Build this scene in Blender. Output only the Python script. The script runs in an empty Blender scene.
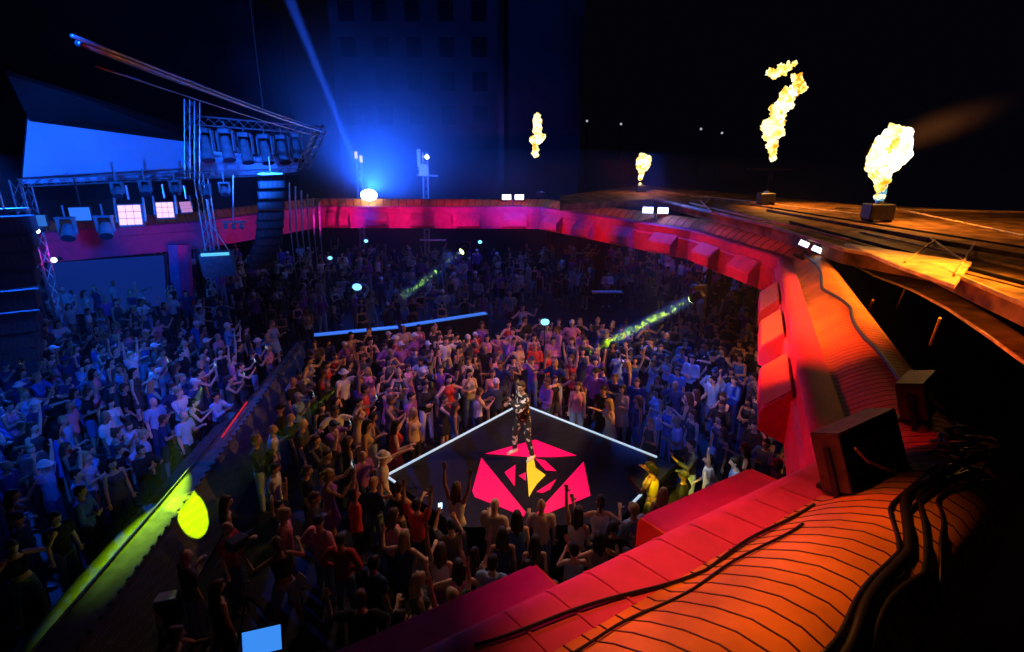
import bpy, bmesh, math, random
from mathutils import Vector, Matrix, noise
random.seed(11)
C = bpy.context.scene.collection
V = Vector
PI = math.pi

# ------------------------------------------------------------------ camera model (metres; eye 7.8 m above the dance floor)
FOC, EYE = 560.0, 7.8
TH = math.atan(181 / 560)

def ray(px, py):
    x = (px - 512) / FOC; y = (py - 326) / FOC
    return x, math.cos(TH) - math.sin(TH) * y, -(math.sin(TH) + math.cos(TH) * y)

def P(px, py, z):                       # point of the sight line at height z
    r = ray(px, py); t = (z - EYE) / r[2]
    return V((r[0] * t, r[1] * t, z))

def Q(px, py, Y):                       # point of the sight line at distance Y
    r = ray(px, py); t = Y / r[1]
    return V((r[0] * t, Y, EYE + r[2] * t))

def pix(p):
    z = p[2] - EYE
    d = p[1] * math.cos(TH) - z * math.sin(TH)
    if d < .01: return (-999, -999)
    u = -(p[1] * math.sin(TH) + z * math.cos(TH))
    return 512 + FOC * p[0] / d, 326 + FOC * u / d

cam = bpy.data.cameras.new('camera'); co = bpy.data.objects.new('camera', cam); C.objects.link(co)
co.location = (0, 0, EYE); co.rotation_euler = (PI / 2 - TH, 0, 0)
cam.sensor_width = 36; cam.lens = 36 * FOC / 1024; cam.clip_end = 600; cam.clip_start = .05
S = bpy.context.scene; S.camera = co
S.view_settings.view_transform = 'Standard'; S.view_settings.look = 'None'
S.view_settings.gamma = 1; S.view_settings.exposure = 0; S.view_settings.use_curve_mapping = False

# ------------------------------------------------------------------ materials
def newmat(name):
    m = bpy.data.materials.new(name); m.use_nodes = True
    nt = m.node_tree
    return m, nt, nt.nodes['Principled BSDF']

def mat(name, col, rough=.6, metal=0., noise_amt=.25, scale=6., bump=0., spec=.4):
    m, nt, b = newmat(name)
    b.inputs['Roughness'].default_value = rough; b.inputs['Metallic'].default_value = metal
    b.inputs['Specular IOR Level'].default_value = spec
    tc = nt.nodes.new('ShaderNodeTexCoord'); nz = nt.nodes.new('ShaderNodeTexNoise')
    nz.inputs['Scale'].default_value = scale; nz.inputs['Detail'].default_value = 4
    nt.links.new(tc.outputs['Object'], nz.inputs['Vector'])
    r = nt.nodes.new('ShaderNodeValToRGB')
    a, c = 1 - noise_amt, 1 + noise_amt
    r.color_ramp.elements[0].position = .3; r.color_ramp.elements[1].position = .7
    r.color_ramp.elements[0].color = (col[0] * a, col[1] * a, col[2] * a, 1)
    r.color_ramp.elements[1].color = (min(1, col[0] * c), min(1, col[1] * c), min(1, col[2] * c), 1)
    nt.links.new(nz.outputs['Fac'], r.inputs['Fac']); nt.links.new(r.outputs['Color'], b.inputs['Base Color'])
    if bump:
        bp = nt.nodes.new('ShaderNodeBump'); bp.inputs['Strength'].default_value = bump
        nt.links.new(nz.outputs['Fac'], bp.inputs['Height']); nt.links.new(bp.outputs['Normal'], b.inputs['Normal'])
    return m

def emit(name, col, s):
    m, nt, b = newmat(name)
    b.inputs['Base Color'].default_value = (*[c * .5 for c in col], 1)
    b.inputs['Emission Color'].default_value = (*col, 1); b.inputs['Emission Strength'].default_value = s
    return m

def tintmat(name, rough=.75, nscale=9., amt=.3, pattern=None):   # colour comes from the object's own colour
    m, nt, b = newmat(name)
    b.inputs['Roughness'].default_value = rough; b.inputs['Specular IOR Level'].default_value = .25
    oi = nt.nodes.new('ShaderNodeObjectInfo'); tc = nt.nodes.new('ShaderNodeTexCoord')
    if pattern == 'attr':
        at = nt.nodes.new('ShaderNodeAttribute'); at.attribute_name = 'tint'; src = at.outputs['Color']
    else:
        src = oi.outputs['Color']
    nz = nt.nodes.new('ShaderNodeTexNoise'); nz.inputs['Scale'].default_value = nscale
    nt.links.new(tc.outputs['Object'], nz.inputs['Vector'])
    mx = nt.nodes.new('ShaderNodeMixRGB'); mx.blend_type = 'MULTIPLY'; mx.inputs['Fac'].default_value = amt
    nt.links.new(src, mx.inputs['Color1']); nt.links.new(nz.outputs['Color'], mx.inputs['Color2'])
    nt.links.new(mx.outputs['Color'], b.inputs['Base Color'])
    return m

M = {}
M['floor'] = mat('dance floor concrete', (.02, .02, .023), .75, 0, .4, 2., spec=.1)
M['black'] = mat('black paint', (.012, .012, .014), .8, spec=.1)
M['deck'] = mat('black stage deck', (.015, .015, .018), .5, spec=.12)
M['metal'] = mat('dark metal', (.05, .05, .055), .4, .7)
M['truss'] = mat('aluminium truss', (.5, .52, .56), .35, .8, .15)
M['red'] = mat('red fascia paint', (.8, .055, .2), .55, 0, .12, 3., spec=.2)
M['redbox'] = mat('red light box panel', (.8, .06, .04), .4, 0, .1, 3.)
M['orange'] = mat('orange glow box face', (.9, .2, .03), .6, 0, .08, 3., spec=.1)  # orange light on the box faces put into the base colour
M['copper'] = mat('orange coated roof sheet', (.75, .23, .04), .55, 0., .3, 1.6, .03, .18)
M['seam'] = mat('dark roof seam', (.09, .02, .01), .6)
M['annex'] = mat('brown timber roof', (.22, .1, .03), .7, 0, .75, 1.7, .2, .15)
M['timber'] = mat('pale timber', (.55, .33, .13), .6, 0, .4, 3.)
M['cable'] = mat('black cable rubber', (.012, .01, .01), .45)
M['cloth_b'] = mat('pale backdrop fabric', (.4, .55, .75), .8, 0, .1, .6)
M['cabinet'] = mat('speaker cabinet', (.16, .17, .2), .5)
M['white_strip'] = emit('white led strip', (.6, .78, 1.), .75)
M['pink_led'] = emit('pink led floor', (1., .0, .1), .85)
M['yellow_led'] = emit('yellow led floor', (.95, .6, .02), .9)
M['lamp_white'] = emit('white lamp face', (.7, .82, 1.), 4)
M['lamp_warm'] = emit('warm blinder cell', (1., .6, .42), 1.15)
M['lamp_cyan'] = emit('cyan lamp face', (.04, .22, .6), .7)
M['lamp_blue'] = emit('blue lamp face', (.06, .25, 1.), 2.)
M['lamp_green'] = emit('green lamp face', (.75, 1., .3), 10)
M['screen_blue'] = emit('blue screen', (.05, .3, 1.), .9)
M['screen_dim'] = emit('dim blue video screen', (.004, .02, .16), .8)
M['phone_led'] = emit('phone screen', (.45, .8, 1.), 3.)
M['step_led'] = emit('blue step light', (.05, .2, .8), .8)
M['building'] = mat('tower render', (.1, .11, .15), .8, 0, .2, .2)
M['glass'] = mat('dark window glass', (.02, .025, .04), .15, 0, .1)
M['win_lit'] = emit('lit far window', (1., .75, .5), 1.2)
M['skin'] = tintmat('skin', .55, 5., .12)
M['cloth'] = tintmat('clothing cloth', .8, 7., .25)
M['hair'] = tintmat('hair strands', .5, 30., .35)
M['eye'] = mat('dark eye', (.02, .015, .012), .2)
M['lip'] = mat('lips', (.35, .1, .09), .5)
M['shoe'] = mat('dark shoes', (.04, .04, .045), .5)
M['crowd'] = tintmat('distant crowd', .75, 7., .2, 'attr')

def flame_mat():
    m, nt, b = newmat('gas flame')
    tc = nt.nodes.new('ShaderNodeTexCoord'); nz = nt.nodes.new('ShaderNodeTexNoise')
    nz.inputs['Scale'].default_value = 2.6; nz.inputs['Detail'].default_value = 3
    nt.links.new(tc.outputs['Object'], nz.inputs['Vector'])
    r = nt.nodes.new('ShaderNodeValToRGB'); e = r.color_ramp.elements
    e[0].position = .36; e[0].color = (.85, .28, .01, 1); e[1].position = .56; e[1].color = (1, .9, .5, 1)
    x = e.new(.45); x.color = (1, .68, .1, 1)
    nt.links.new(nz.outputs['Fac'], r.inputs['Fac'])
    nt.links.new(r.outputs['Color'], b.inputs['Emission Color']); b.inputs['Emission Strength'].default_value = 1.6
    b.inputs['Base Color'].default_value = (.1, .05, .01, 1)
    return m
M['flame'] = flame_mat()
M['flame_core'] = emit('white hot flame', (1., .9, .62), 3.)
M['flame_blue'] = emit('blue flame root', (.1, .4, .6), 1.)

def rib_mat():                            # perforated dark metal
    m, nt, b = newmat('perforated dark panel')
    tc = nt.nodes.new('ShaderNodeTexCoord'); vo = nt.nodes.new('ShaderNodeTexVoronoi')
    vo.inputs['Scale'].default_value = 16; vo.inputs['Randomness'].default_value = 0
    nt.links.new(tc.outputs['Object'], vo.inputs['Vector'])
    r = nt.nodes.new('ShaderNodeValToRGB'); r.color_ramp.interpolation = 'CONSTANT'
    r.color_ramp.elements[0].color = (.2, .22, .22, 1); r.color_ramp.elements[1].position = .3; r.color_ramp.elements[1].color = (.1, .11, .11, 1)
    nt.links.new(vo.outputs['Distance'], r.inputs['Fac']); nt.links.new(r.outputs['Color'], b.inputs['Base Color'])
    b.inputs['Roughness'].default_value = .5
    return m
M['perf'] = rib_mat()

# ------------------------------------------------------------------ mesh helpers
class MB:
    """collects shapes and links them as one mesh object"""
    def __init__(s): s.bm = bmesh.new(); s.mi = 0
    def _mark(s, n0):
        s.bm.faces.ensure_lookup_table()
        for f in s.bm.faces[n0:]: f.material_index = s.mi
    def box(s, c, size, rot=None, bevel=0.):
        n0 = len(s.bm.faces); c = V(c)
        r = bmesh.ops.create_cube(s.bm, size=1)
        R = rot if rot is not None else Matrix.Identity(3)
        for v in r['verts']: v.co = c + R @ V((v.co.x * size[0], v.co.y * size[1], v.co.z * size[2]))
        if bevel:
            es = list({e for v in r['verts'] for e in v.link_edges})
            bmesh.ops.bevel(s.bm, geom=es, offset=bevel, segments=1, affect='EDGES')
        s._mark(n0); return s
    def poly(s, pts, thick=None, n=None):      # polygon, optionally extruded along -n
        n0 = len(s.bm.faces)
        vs = [s.bm.verts.new(V(p)) for p in pts]
        f = s.bm.faces.new(vs)
        if thick:
            f.normal_update(); nn = V(n) if n is not None else f.normal
            ws = [s.bm.verts.new(V(p) - nn * thick) for p in pts]
            s.bm.faces.new(ws[::-1])
            k = len(vs)
            for i in range(k): s.bm.faces.new((vs[i], ws[i], ws[(i + 1) % k], vs[(i + 1) % k]))
        s._mark(n0); return s
    def tube(s, pts, r, seg=8, r1=None, caps=True):
        n0 = len(s.bm.faces); pts = [V(p) for p in pts]; n = len(pts)
        rings = []
        up = V((0, 0, 1))
        for i, p in enumerate(pts):
            d = (pts[min(i + 1, n - 1)] - pts[max(i - 1, 0)]).normalized()
            a = d.cross(up if abs(d.z) < .95 else V((1, 0, 0))).normalized(); b = d.cross(a).normalized()
            rr = r if r1 is None else r + (r1 - r) * i / (n - 1)
            rings.append([s.bm.verts.new(p + (a * math.cos(t) + b * math.sin(t)) * rr) for t in [2 * PI * k / seg for k in range(seg)]])
        for i in range(n - 1):
            for k in range(seg):
                s.bm.faces.new((rings[i][k], rings[i][(k + 1) % seg], rings[i + 1][(k + 1) % seg], rings[i + 1][k]))
        if caps:
            s.bm.faces.new(rings[0][::-1]); s.bm.faces.new(rings[-1])
        s._mark(n0); return s
    def ball(s, c, r, sub=2, scale=(1, 1, 1), rot=None):
        n0 = len(s.bm.faces)
        q = bmesh.ops.create_icosphere(s.bm, subdivisions=sub, radius=1)
        R = rot if rot is not None else Matrix.Identity(3)
        for v in q['verts']: v.co = V(c) + R @ V((v.co.x * r * scale[0], v.co.y * r * scale[1], v.co.z * r * scale[2]))
        s._mark(n0); return s
    def grid(s, rows, close=False):            # loft through rows of points
        n0 = len(s.bm.faces)
        R = [[s.bm.verts.new(V(p)) for p in row] for row in rows]
        for i in range(len(R) - 1):
            m = len(R[i])
            for k in range(m if close else m - 1):
                s.bm.faces.new((R[i][k], R[i][(k + 1) % m], R[i + 1][(k + 1) % m], R[i + 1][k]))
        s._mark(n0); return s
    def build(s, name, mats, parent=None, smooth=False, origin=None):
        me = bpy.data.meshes.new(name)
        bmesh.ops.recalc_face_normals(s.bm, faces=s.bm.faces)
        base = V((0, 0, 0))
        if parent is not None: base = parent.get('_w') and V(parent['_w']) or V((0, 0, 0))
        o_ = V(origin) if origin is not None else base
        for v in s.bm.verts: v.co -= o_
        s.bm.to_mesh(me); s.bm.free()
        for m in (mats if isinstance(mats, (list, tuple)) else [mats]): me.materials.append(m)
        if smooth:
            for p in me.polygons: p.use_smooth = True
        o = bpy.data.objects.new(name, me); C.objects.link(o)
        if parent is not None: o.parent = parent; o.location = o_ - base
        else: o.location = o_
        o['_w'] = tuple(o_)
        return o

def tag(o, label=None, cat=None, group=None, kind=None):
    if label: o['label'] = label
    if cat: o['category'] = cat
    if group: o['group'] = group
    if kind: o['kind'] = kind
    return o

def empty(name, loc, label=None, cat=None, group=None):
    o = bpy.data.objects.new(name, None); C.objects.link(o)
    o.location = loc; o['_w'] = tuple(loc); o.empty_display_size = .2
    return tag(o, label, cat, group)

def rotz(a): return Matrix.Rotation(a, 3, 'Z')
def look(d, up=V((0, 0, 1))):               # rotation whose local -Y... y axis points along d
    d = V(d).normalized(); x = d.cross(up).normalized(); z = x.cross(d)
    return Matrix((x, d, z)).transposed()

def lamp(kind, name, loc, col, e, target=None, size=.1, angle=60, blend=.5, sy=None):
    l = bpy.data.lights.new(name, kind); l.color = col; l.energy = e
    if kind == 'SPOT': l.spot_size = math.radians(angle); l.spot_blend = blend; l.shadow_soft_size = size
    elif kind == 'POINT': l.shadow_soft_size = size
    elif kind == 'AREA':
        l.size = size
        if sy: l.shape = 'RECTANGLE'; l.size_y = sy
    o = bpy.data.objects.new(name, l); C.objects.link(o); o.location = loc
    if target is not None: o.rotation_euler = (V(target) - V(loc)).to_track_quat('-Z', 'Y').to_euler()
    return o

# ------------------------------------------------------------------ world: night sky
w = bpy.data.worlds.new('night sky'); S.world = w; w.use_nodes = True
w.node_tree.nodes['Background'].inputs['Color'].default_value = (.0009, .0009, .0022, 1)
w.node_tree.nodes['Background'].inputs['Strength'].default_value = 1

# ------------------------------------------------------------------ ground
mb = MB(); mb.box((0, 30, -.1), (90, 90, .2)); tag(mb.build('floor', M['floor']), kind='structure')

# ------------------------------------------------------------------ the ring canopy around the dance floor
ring = empty('ring_canopy', (0, 12, 2.9), 'red lit ring canopy with ribbed orange roof encircling the whole dance floor', 'canopy')
RZ = 4.2
A0 = V((-2.6, 2.08)); 
ridge = [A0, V((3.6, 5.85)), V((8.91, 18.54)), V((7.83, 24.73)), V((1.68, 34.18)), V((-11.9, 34.75)), V((-15.2, 27.6)), V((-21.5, 23.0))]
outer = [A0 + V((1.25, -2.02)), V((5.12, 4.86)), V((10.15, 18.0)), V((9.1, 25.3)), V((2.35, 35.5)), V((-12.7, 36.1)), V((-16.2, 28.6)), V((-22.3, 24.2))]
PROF = [(0, 0), (.04, .05), (.1, .055), (.2, .05), (.27, .045), (.31, .06), (.42, .21), (.55, .34), (.68, .42), (.8, .42), (.9, .34), (.97, .2), (1, .05)]
ROOF0 = 4
def rp(i, t, s, dz, lift=0.):
    a = ridge[i].lerp(ridge[i + 1], t); b = outer[i].lerp(outer[i + 1], t)
    p = a.lerp(b, s)
    return V((p.x, p.y, RZ + dz + lift))
for i in range(len(ridge) - 1):
    L = (ridge[i + 1] - ridge[i]).length
    n = max(2, int(L / .8))
    mb = MB()                                                     # red flange: ridge to the gutter
    mb.grid([[rp(i, k / n, s, dz) for s, dz in PROF[:ROOF0 + 1]] for k in range(n + 1)])
    if i < 2:                                                     # thin raised joints across the flange
        for k in range(1, int(L / .42)):
            t = k * .42 / L; h = .012 / L
            mb.grid([[rp(i, tt, s, dz, .012) for s, dz in PROF[:ROOF0 + 1]] for tt in (t - h, t + h)])
    mb.build('flange', M['red'], ring, True)
    mb = MB()
    mb.grid([[rp(i, k / n, s, dz) for s, dz in PROF[ROOF0:]] for k in range(n + 1)])
    mb.grid([[rp(i, k / n, 1, .05), rp(i, k / n, 1, -1.3)] for k in range(n + 1)])
    mb.mi = 1                                                     # standing seams
    step = {0: .17, 1: .15}.get(i, .45)
    for k in range(1, int(L / step)):
        t = k * step / L; h = (.0065 if i == 0 else .004 if i == 1 else .015) / L; up = .007 if i == 0 else .003 if i == 1 else .012
        row = PROF[ROOF0:]
        mb.grid([[rp(i, t - h, s, dz, -.002) for s, dz in row], [rp(i, t - h, s, dz, up) for s, dz in row],
                 [rp(i, t + h, s, dz, up) for s, dz in row], [rp(i, t + h, s, dz, -.002) for s, dz in row]])
    mb.build('roof_panel', [M['copper'], M['seam']], ring, True)
    d = (ridge[i + 1] - ridge[i]).normalized(); inw = V((-d.y, d.x))
    mb = MB()                                                     # fascia and soffit
    a, b = ridge[i], ridge[i + 1]
    mb.grid([[V((p.x, p.y, RZ)), V((p.x, p.y, 3.85)), V((p.x + inw.x * .06, p.y + inw.y * .06, 3.8)), V((p.x + inw.x * .06, p.y + inw.y * .06, 2.95))] for p in [a.lerp(b, k / n) for k in range(n + 1)]])
    mb.build('fascia', M['red'], ring)
    mb = MB()
    mb.grid([[V((*(ridge[i].lerp(ridge[i + 1], t) + inw * .06), 2.95)), V((*outer[i].lerp(outer[i + 1], t), 2.9))] for t in (0, 1)])
    mb.build('soffit', M['black'], ring)
# light boxes hung on the fascia
def along(i, px, py):
    best = min(range(400), key=lambda k: (pix((*ridge[i].lerp(ridge[i + 1], k / 400), 3.5))[1] - py) ** 2 + .3 * (pix((*ridge[i].lerp(ridge[i + 1], k / 400), 3.5))[0] - px) ** 2)
    return best / 400 * (ridge[i + 1] - ridge[i]).length
def light_box(i, s0, s1):
    d = (ridge[i + 1] - ridge[i]).normalized(); inw = V((-d.y, d.x))
    def q(s, w, z):
        p = ridge[i] + d * s + inw * w; return V((p.x, p.y, z))
    mb = MB(); prof = [(.06, 3.9), (.64, 3.84), (.68, 3.76), (.68, 3.25), (.06, 2.96)] if i == 0 else [(.06, 3.92), (.46, 3.56), (.5, 3.48), (.5, 3.15), (.06, 2.96)]
    mb.grid([[q(s, *p) for p in prof] for s in (s0 + .02, s1 - .02)])
    bx = mb.build('light_box', M['red'], ring)
    m2 = MB(); m2.grid([[q(s, w + .012, z + .012) for w, z in (prof[0], prof[1])] for s in (s0 + .06, s1 - .06)]); m2.build('sloped_panel', M['orange'] if i == 1 else M['red'], bx)  # right section: warm light on the box tops put in as orange
    for s, e in ((s0, .02), (s1 - .02, .02)):
        m2 = MB(); m2.grid([[q(s, *p) for p in prof], [q(s + e, *p) for p in prof]], False)
        m2.bm.faces.new([m2.bm.verts.new(q(s, *p)) for p in prof]); m2.bm.faces.new([m2.bm.verts.new(q(s + e, *p)) for p in prof])
        m2.build('end_panel', M['orange'] if i == 0 else M['red'], bx)  # near section: orange light on the ends put into their colour
Ls = [(ridge[i + 1] - ridge[i]).length for i in range(7)]
d0 = (ridge[1] - ridge[0]).normalized(); in0 = V((-d0.y, d0.x))
s0_at = lambda px, py: (P(px, py, 3.84).to_2d() - in0 * .64 - ridge[0]).dot(d0)
light_box(0, .6, s0_at(543, 572)); light_box(0, s0_at(645, 522), s0_at(756, 471))
d1 = (ridge[2] - ridge[1]).normalized(); in1 = V((-d1.y, d1.x))
def s_at(py): return min((k * .02 for k in range(690)), key=lambda s: abs(pix((*(ridge[1] + d1 * s + in1 * .3), 3.72))[1] - py))
for near, far in ((401, 360), (341, 315), (306, 287)): light_box(1, s_at(near), s_at(far))
for s0 in (.8, 3.6): light_box(2, s0, s0 + 1.5)
for s0 in (.6, 3.3, 6.2, 9.0): light_box(3, s0, s0 + 1.4)
for s0 in (.8, 3.6, 6.4, 9.2, 11.6): light_box(4, s0, s0 + 1.4)
for i in range(7):                                               # columns carrying the ring at its outer side
    pass
mb = MB()
for p in (outer[2] + V((.0, -2)), outer[3], outer[4], outer[5], outer[6], outer[7]):
    c = MB(); c.tube([(p.x, p.y, 0), (p.x, p.y, 2.93)], .14, 10); c.box((p.x, p.y, .04), (.5, .5, .08)); c.build('column', M['metal'], ring)

# cables lying on the ring roof
def surf(i, t, s, lift=.02):
    for (s0, z0), (s1, z1) in zip(PROF, PROF[1:]):
        if s0 <= s <= s1: return rp(i, t, s, z0 + (z1 - z0) * (s - s0) / (s1 - s0), lift)
def run(i, pts, wob, n=26):
    out = []
    for k in range(n + 1):
        f = k / n * (len(pts) - 1); j = min(int(f), len(pts) - 2); u = f - j
        t = pts[j][0] + (pts[j + 1][0] - pts[j][0]) * u; s = pts[j][1] + (pts[j + 1][1] - pts[j][1]) * u
        out.append(surf(i, t, min(.99, max(.0, s + wob * math.sin(k * .55 + wob * 90))), .02 + .008 * math.sin(k * .4)))
    return out
def near_t(px, py, z=4.5):     # ring coordinates of a pixel on the near section
    q = P(px, py, z).to_2d()
    best = min(((t / 100, s / 50) for t in range(101) for s in range(51)), key=lambda ts: (ridge[0].lerp(ridge[1], ts[0]).lerp(outer[0].lerp(outer[1], ts[0]), ts[1]) - q).length)
    return best
cables = [
    ('black cable running along the gutter of the near ribbed roof', [(0, near_t(470, 650, 4.2), near_t(700, 575, 4.2), near_t(815, 505, 4.25))], .012, .016),
    ('thin black cable crossing the near roof towards the floodlight with the open back', [(0, near_t(560, 650, 4.35), near_t(690, 590, 4.35), near_t(800, 525, 4.4))], .014, .013),
    ('thick bundle of black cables dropping over the outer side of the near roof', [(0, (.995, .7), near_t(908, 500, 4.6), near_t(905, 545, 4.62), near_t(870, 600, 4.62), near_t(835, 650, 4.62))], .01, .04),
    ('second black cable beside the thick bundle on the near roof', [(0, (.99, .78), near_t(918, 500, 4.6), near_t(922, 560, 4.6), near_t(880, 620, 4.6), near_t(850, 650, 4.6))], .02, .022),
    ('black cable trailing towards the dark outer edge of the near roof', [(0, (.985, .86), near_t(935, 505, 4.6), near_t(945, 560, 4.5), near_t(940, 620, 4.4))], .02, .014),
    ('thin cable on the inner side of the thick bundle over the near roof', [(0, (.985, .62), near_t(893, 510, 4.6), near_t(893, 550, 4.62), near_t(856, 605, 4.62), near_t(820, 652, 4.62))], .012, .018),
    ('thin cable lying on top of the thick bundle on the near roof', [(0, (.98, .74), near_t(910, 520, 4.6), near_t(899, 565, 4.66), near_t(862, 618, 4.66), near_t(842, 652, 4.62))], .018, .016),
]
for lab, runs, wob, r in cables:
    mb = MB()
    for i, *pts in runs: mb.tube(run(i, pts, wob), r, 7)
    tag(mb.build('power_cable', M['cable'], smooth=True), lab, 'cable', 'cables on the ring roof')
for lab, pts, r in (('black cable snaking down the orange roof from the twin lamp at the ring corner', [(.97, .5), (.8, .6), (.6, .52), (.45, .66), (.3, .62), (.12, .72)], .035),
                    ('thin cable at the outer edge of the roof beyond the floodlights', [(.16, .8), (.1, .86), (.03, .97)], .02)):
    mb = MB(); mb.tube(run(1, pts, .02, 40), r, 7)
    tag(mb.build('power_cable', M['cable'], smooth=True), lab, 'cable', 'cables on the ring roof')
# the tangle of coiled cable behind the floodlights
mb = MB(); cc = surf(0, .985, .72, .08)
for k in range(9):
    a0 = random.uniform(0, 6.28); R = random.uniform(.14, .34)
    mb.tube([cc + V((R * math.cos(a0 + a) + random.uniform(-.05, .05) + .05 * k / 9, R * .8 * math.sin(a0 + a), .05 + .025 * k + .05 * math.sin(2 * a + k))) for a in [x * 6.0 / 22 for x in range(23)]], .016, 6)
tag(mb.build('cable_coil', M['cable'], smooth=True), 'tangled coil of black cable heaped behind the floodlights on the near roof corner', 'cable')

# floodlight with its back open, seen from behind, and its neighbour
def floodlight(c, yaw, pitch, w, h, d, label):
    t = empty('floodlight', c, label, 'floodlight', 'floodlights on the roof corner')
    R = rotz(yaw) @ Matrix.Rotation(pitch, 3, 'X')
    c = V(c)
    mb = MB(); cz = c + V((0, 0, .16 + h * .42))
    for sx in (-1, 1): mb.box(cz + R @ V((sx * w / 2, 0, 0)), (.03, d, h), R)
    for sz in (-1, 1): mb.box(cz + R @ V((0, 0, sz * h / 2)), (w, d, .03), R)
    mb.box(cz + R @ V((0, d / 2 - .02, 0)), (w, .03, h), R)
    mb.build('housing', mat('black metal with warm glow', (.1, .06, .035), .55, .1, .4, 8.), t)  # warm light on the black housing put into its brown colour
    mb = MB()
    for k in range(7): mb.box(cz + R @ V((-w / 2 + w * (k + .5) / 7, -d * .15, 0)), (.02, d * .6, h * .86), R)
    mb.build('cooling_fin', M['black'], t)
    mb = MB(); mb.box(cz + R @ V((.06 * w, -d * .5, 0)), (w * .5, .03, h * .55), R); mb.build('driver_box', M['metal'], t)
    mb = MB()
    for sx in (-1, 1): mb.box(cz + R @ V((sx * (w / 2 + .03), 0, -.12)), (.03, .06, h * .7 + .16), R)
    mb.build('yoke_frame', M['metal'], t)
    mb = MB(); mb.box(c + V((0, 0, .05)), (w * .9, .26, .05), rotz(yaw)); mb.build('foot_plate', M['metal'], t)
    mb = MB(); mb.tube([cz + R @ V((w * .3, -d * .55, -h * .3)), cz + R @ V((w * .1, -d * .8, -h * .45)), cz + R @ V((-w * .2, -d * .6, -h * .1)), cz + R @ V((-w * .35, -d * .6, h * .2))], .018, 6)
    mb.build('lead', M['timber'], t)
    return t
floodlight(surf(0, .955, .3, .0), .55, -.4, 1.1, .6, .3, 'large black floodlight seen from behind on the inner corner of the near roof')
floodlight(surf(1, .075, .62, .0), .75, -.3, .6, .42, .28, 'smaller black floodlight behind the large one, nearer the outer roof edge')

# twin lamps standing on the ring
def twin_lamp(c, yaw, w, label, tilt=0.):
    t = empty('twin_floodlight', c, label, 'floodlight', 'twin lamps on the ring')
    R = rotz(yaw) @ Matrix.Rotation(tilt, 3, 'Y'); c = V(c)
    mb = MB(); mb.box(c + V((0, 0, .03)), (w * 1.9, .2, .06), R); mb.box(c + V((0, 0, .2)), (.06, .06, .34), R); mb.build('stand', M['metal'], t)
    for sx in (-1, 1):
        cz = c + R @ V((sx * w * .62, 0, .36 + w * .3))
        mb = MB(); mb.box(cz, (w, .16, w * .62), R, .015); hd = mb.build('lamp_head', M['metal'], t)
        mb = MB(); mb.box(cz + R @ V((0, -.085, 0)), (w * .86, .02, w * .48), R); mb.build('lamp_face', M['lamp_white'], hd)
    return t
def on_ring(px, i, s=.5):       # spot on the ring roof that shows at column px
    t = min((k / 200 for k in range(201)), key=lambda t: abs(pix(surf(i, t, s))[0] - px)); return surf(i, t, s, 0)
twin_lamp(on_ring(513, 4, .3), .0, .62, 'white twin lamp on the far ring beside the leftmost flame')
twin_lamp(on_ring(655, 3, .35), -.25, .56, 'white twin lamp on the ring below the small round flame')
twin_lamp(on_ring(803, 1, .45) , -.55, .32, 'bluish twin lamp on the ring corner above the orange roof', .35)
for px, i, lab in ((541, 3, None),):
    pass
# ------------------------------------------------------------------ stage with its pink floor emblem
SZ = 1.0
stage = empty('stage', (.4, 11, 0), 'black angular stage with white edge strips and pink hexagonal floor emblem', 'stage')
Lc, Bc, Rc, F1, F2 = V((-2.72, 10.5, SZ)), V((.25, 14.02, SZ)), V((3.65, 10.95, SZ)), V((-1.0, 8.8, SZ)), V((1.95, 8.9, SZ))
mb = MB(); mb.poly([Lc, F1, F2, Rc, Bc], .12, (0, 0, 1)); mb.build('deck', M['deck'], stage)
mb = MB()
cen = V((.4, 11, 0))
low = [(p - V((0, 0, .12))).lerp(V((cen.x, cen.y, p.z - .12)), .03) for p in (Lc, F1, F2, Rc, Bc)]
mb.poly(low, SZ - .12, (0, 0, 1)); mb.build('skirt', M['black'], stage)
def strip(a, b):
    a, b = V(a), V(b); d = b - a
    mb = MB(); mb.box((a + b) / 2 + V((0, 0, .015)), (d.length, .045, .03), rotz(math.atan2(d.y, d.x)))
    mb.build('edge_strip', M['white_strip'], stage)
strip(Lc.lerp(Bc, .01), Lc.lerp(Bc, .955)); strip(Bc.lerp(Rc, .03), Bc.lerp(Rc, .90))
strip(Lc, Lc.lerp(F1, .28)); strip(P(632, 504, SZ), P(641, 495, SZ))
def shard(pts, m, th=.012):
    q = [P(440 + x * 180 / 652, 360 + y * 180 / 652, SZ) + V((0, 0, th)) for x, y in pts]
    mb = MB(); mb.poly(q, th - .002, (0, 0, 1)); mb.build('emblem_panel', m, stage)
for pts in ([(150, 355), (117, 475), (126, 497), (303, 567), (311, 553)], [(520, 369), (545, 492), (352, 572), (345, 562)],
            [(165, 340), (345, 290), (494, 347), (410, 352), (322, 352), (240, 345)], [(234, 408), (274, 380), (270, 458)],
            [(345, 358), (380, 365), (421, 403), (382, 400)], [(350, 478), (421, 433), (398, 470), (372, 482)], [(286, 420), (311, 408), (311, 438)]):
    shard(pts, M['pink_led'])
shard([(316, 352), (340, 362), (346, 392), (382, 418), (352, 448), (336, 472), (322, 497), (318, 440), (314, 400)], M['yellow_led'], .016)

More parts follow.
